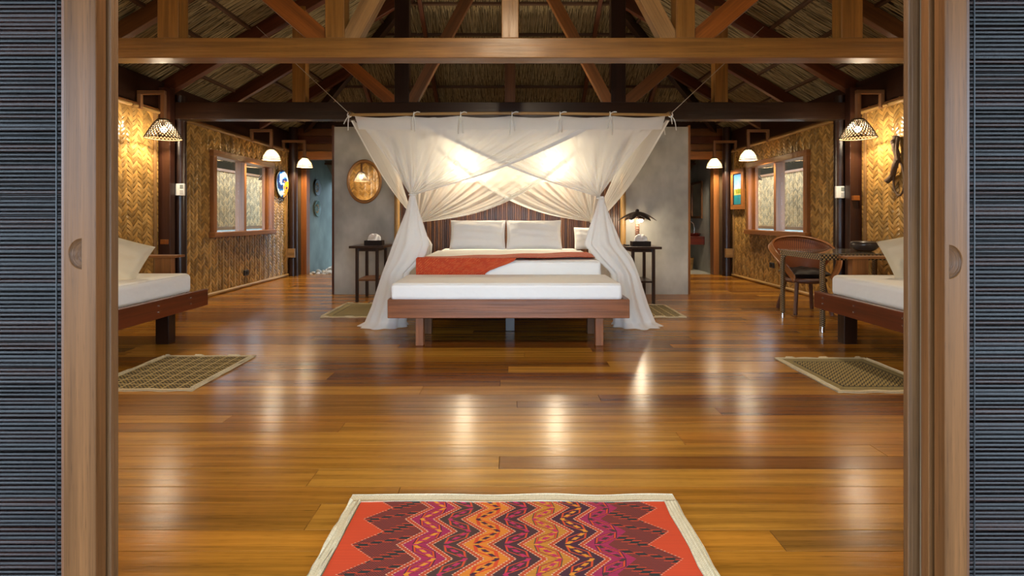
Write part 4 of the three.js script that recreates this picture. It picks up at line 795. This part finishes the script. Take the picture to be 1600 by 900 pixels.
// ---------- wall things ----------
{
  // round painted disc
  const dm = tex(256, 256, (u, v) => { const x = u - 0.5, y = v - 0.5, r = Math.hypot(x, y) * 2, a = Math.atan2(y, x) + 2.2 * r, n = fbm(u, v, 4, 4, 4, 71), k = 0.5 + 0.5 * Math.sin(a * 2 + n * 4); if (x > 0.05 && y < 0.12 && n > 0.42) return [0.85, 0.25 + 0.5 * n, 0.12]; return k > 0.62 ? [0.62, 0.72, 0.76] : k > 0.35 ? [0.08, 0.36, 0.64] : [0.04, 0.12, 0.34]; });
  const d = thing('painted_disc', 'round glossy disc painted in blue, white and orange swirls', 'wall art', { at: [-(WX - 0.02), 1.65, -8.96] });
  const face = new THREE.CircleGeometry(0.235, 48); part(d, 'face', face, std({ map: dm, roughness: 0.25 }), [0.031, 0, 0], [0, Math.PI / 2, 0]);
  part(d, 'rim', lathe([[0, -0.02], [0.2, -0.02], [0.25, 0.012], [0.25, 0.022], [0.235, 0.026], [0.232, 0.012], [0, 0.008]], 48), M.black, [0.01, 0, 0], [0, 0, -Math.PI / 2]);
  // framed painting
  const pm = tex(128, 256, (u, v) => { const n = fbm(u, v, 4, 6, 4, 15), m = fbm(u, v, 9, 9, 3, 25); if (v > 0.5) { const k = Math.min(1, (v - 0.5) * 1.9 + 0.5 * (n - 0.5)); return [lerp(0.62, 0.14, k), lerp(0.70, 0.36, k), lerp(0.74, 0.66, k)]; } if (v > 0.36 && v < 0.40 + 0.2 * n && Math.abs(u - 0.55) < 0.42 * m + 0.1) return [0.25 + 0.5 * m, 0.45 + 0.15 * n, 0.20]; if (v > 0.32) return [0.75, 0.58 + 0.2 * n, 0.40]; return [0.04 + 0.22 * m, 0.36 + 0.25 * n, 0.48 + 0.12 * n]; });
  const p = thing('framed_painting', 'wood-framed seascape painting on the woven wall', 'painting', { at: [WX - 0.03, 1.56, -8.98] });
  part(p, 'canvas', new THREE.BoxGeometry(0.008, 0.56, 0.33), std({ map: pm, roughness: 0.4 }), [0, 0, 0]);
  for (const [y, z, h, w] of [[0.315, 0, 0.08, 0.5], [-0.315, 0, 0.08, 0.5], [0, 0.205, 0.55, 0.09], [0, -0.205, 0.55, 0.09]]) part(p, 'frame', wbox(0.035, h, w, h > w ? 'y' : 'z'), M.frame, [-0.01, y, z]);
  for (const [y, z, h, w] of [[0.272, 0, 0.012, 0.33], [-0.272, 0, 0.012, 0.33], [0, 0.163, 0.55, 0.012], [0, -0.163, 0.55, 0.012]]) part(p, 'liner', wbox(0.02, h, w, 'y', 0.002), M.black, [-0.012, y, z]);
  // driftwood ornament
  const o = thing('driftwood_ornament', 'twisted driftwood with a vine loop hung on the woven wall', 'ornament', { at: [WX - 0.035, 0, 0] });
  const bark = wood(0.20, 0.12, 0.065, 0.7, woodMapB, 0.004), Q = (px, py, o2 = 0) => { const dd = (WX - 0.035) * 800 / (px - 797); return V(o2, 1.05 - (py - 341) / 800 * dd, -dd); };
  part(o, 'stick', tube([Q(1400, 213), Q(1401, 228, -0.02), Q(1402, 245), Q(1401, 260, -0.02), Q(1394, 275), Q(1388, 284, -0.02)], 0.028, 24, 9), bark);
  part(o, 'branch', tube([Q(1405, 214, -0.01), Q(1404, 232, -0.02), Q(1405, 250, -0.01)], 0.018, 12, 8), bark);
  part(o, 'knot', new THREE.SphereGeometry(0.033, 10, 8), bark, Q(1400, 222, -0.02).toArray());
  part(o, 'vine_loop', tube([Q(1404, 248), Q(1410, 262), Q(1413, 280), Q(1411, 298), Q(1405, 306), Q(1399, 300), Q(1396, 285), Q(1397, 270), Q(1401, 258)], 0.010, 40, 7), bark);
  // thermostats and sockets
  for (const s of [-1, 1]) {
    const t = thing('air_controller', s < 0 ? 'white wall controller on the dark post above the pillow daybed' : 'white wall controller on the dark post behind the table', 'controller', { at: [s * 3.865, s < 0 ? 1.385 : 1.355, -6.0] });
    part(t, 'case', wbox(0.105, 0.14, 0.03, 'x', 0.006), M.white, [0, 0, 0]);
    part(t, 'screen', wbox(0.04, 0.045, 0.004, 'x', 0.001), std({ color: lin(0.25, 0.28, 0.27), roughness: 0.3 }), [0.025, 0.035, 0.016]);
    part(t, 'buttons', wbox(0.04, 0.05, 0.004, 'x', 0.001), std({ color: lin(0.5, 0.5, 0.5), roughness: 0.5 }), [0.025, -0.03, 0.016]);
    const k = thing('wall_socket', s < 0 ? 'black wall socket below the window near the round disc' : 'black wall socket beside the rattan armchair', 'socket', { at: [s * (WX - 0.012), s < 0 ? 0.22 : 0.33, s < 0 ? -7.8 : -7.86] });
    part(k, 'plate', wbox(0.02, 0.08, 0.13, 'z', 0.004), M.black, [0, 0, 0]); part(k, 'insert', wbox(0.006, 0.04, 0.05, 'z', 0.002), M.leather, [-s * 0.011, 0, 0]);
  }
  // plates on the passage wall
  for (const [y, l] of [[1.655, 'upper oval mosaic plate on the plaster passage wall'], [1.24, 'lower oval mosaic plate on the plaster passage wall']]) {
    const t = thing('mosaic_plate', l, 'plate', { at: [-3.83, y, -10.12], group: 'mosaic plates' });
    part(t, 'dish', lathe([[0, 0.012], [0.10, 0.014], [0.155, 0.035], [0.165, 0.03], [0.10, 0.0], [0, 0.0]], 32), y > 1.4 ? M.black : std({ color: lin(0.06, 0.11, 0.09), roughness: 0.3 }), [0, 0, 0], [0, 0, -Math.PI / 2]);
    for (let i = 0; i < 10; i++) { const a = i / 10 * Math.PI * 2; part(t, 'mosaic_piece', wbox(0.008, 0.03, 0.014, 'y', 0.002), M.bamboo, [0.02, 0.075 * Math.cos(a), 0.075 * Math.sin(a)], [-a, 0, 0]); }
  }
  // bathroom fittings
  const s = thing('wash_basin', 'dark red wash basin on the bathroom wall', 'basin', { at: [3.62, 0.66, -10.35] });
  part(s, 'basin', slab((u, v) => { const a = u * Math.PI * 2, r = v; return V(0.2 * r * Math.cos(a), -0.1 + 0.16 * Math.pow(r, 3) + 0.03, 0.24 * r * Math.sin(a)); }, 36, 10, 0.02), std({ color: lin(0.10, 0.014, 0.010), roughness: 0.25 }));
  part(s, 'counter', wbox(0.40, 0.16, 0.6, 'z'), wood(0.14, 0.025, 0.015, 0.3), [0, -0.05, 0]);
  part(s, 'faucet', tube([V(0.1, 0.02, 0), V(0.1, 0.22, 0), V(0.07, 0.30, 0), V(0, 0.32, 0), V(-0.08, 0.28, 0), V(-0.09, 0.22, 0)], 0.014, 24, 10), M.steel);
  const m = thing('bathroom_mirror', 'narrow wood-framed mirror above the red basin', 'mirror', { at: [3.81, 1.42, -10.45] });
  part(m, 'glass', new THREE.BoxGeometry(0.008, 0.66, 0.5), M.mirror); for (const [y, z, h, w] of [[0.35, 0, 0.05, 0.6], [-0.35, 0, 0.05, 0.6], [0, 0.275, 0.66, 0.05], [0, -0.275, 0.66, 0.05]]) part(m, 'frame', wbox(0.03, h, w, h > w ? 'y' : 'z'), M.brown, [-0.005, y, z]);
  const bin = thing('wicker_bin', 'yellowish wicker bin on the bathroom floor', 'bin', { at: [3.62, 0, -10.45] });
  part(bin, 'body', lathe([[0, 0], [0.1, 0], [0.125, 0.24], [0.118, 0.24], [0.095, 0.012], [0, 0.012]], 28), M.bamboo); part(bin, 'rim', new THREE.TorusGeometry(0.123, 0.008, 6, 28).rotateX(Math.PI / 2), M.bamboo, [0, 0.24, 0]);
}
renderer.render(scene, camera);
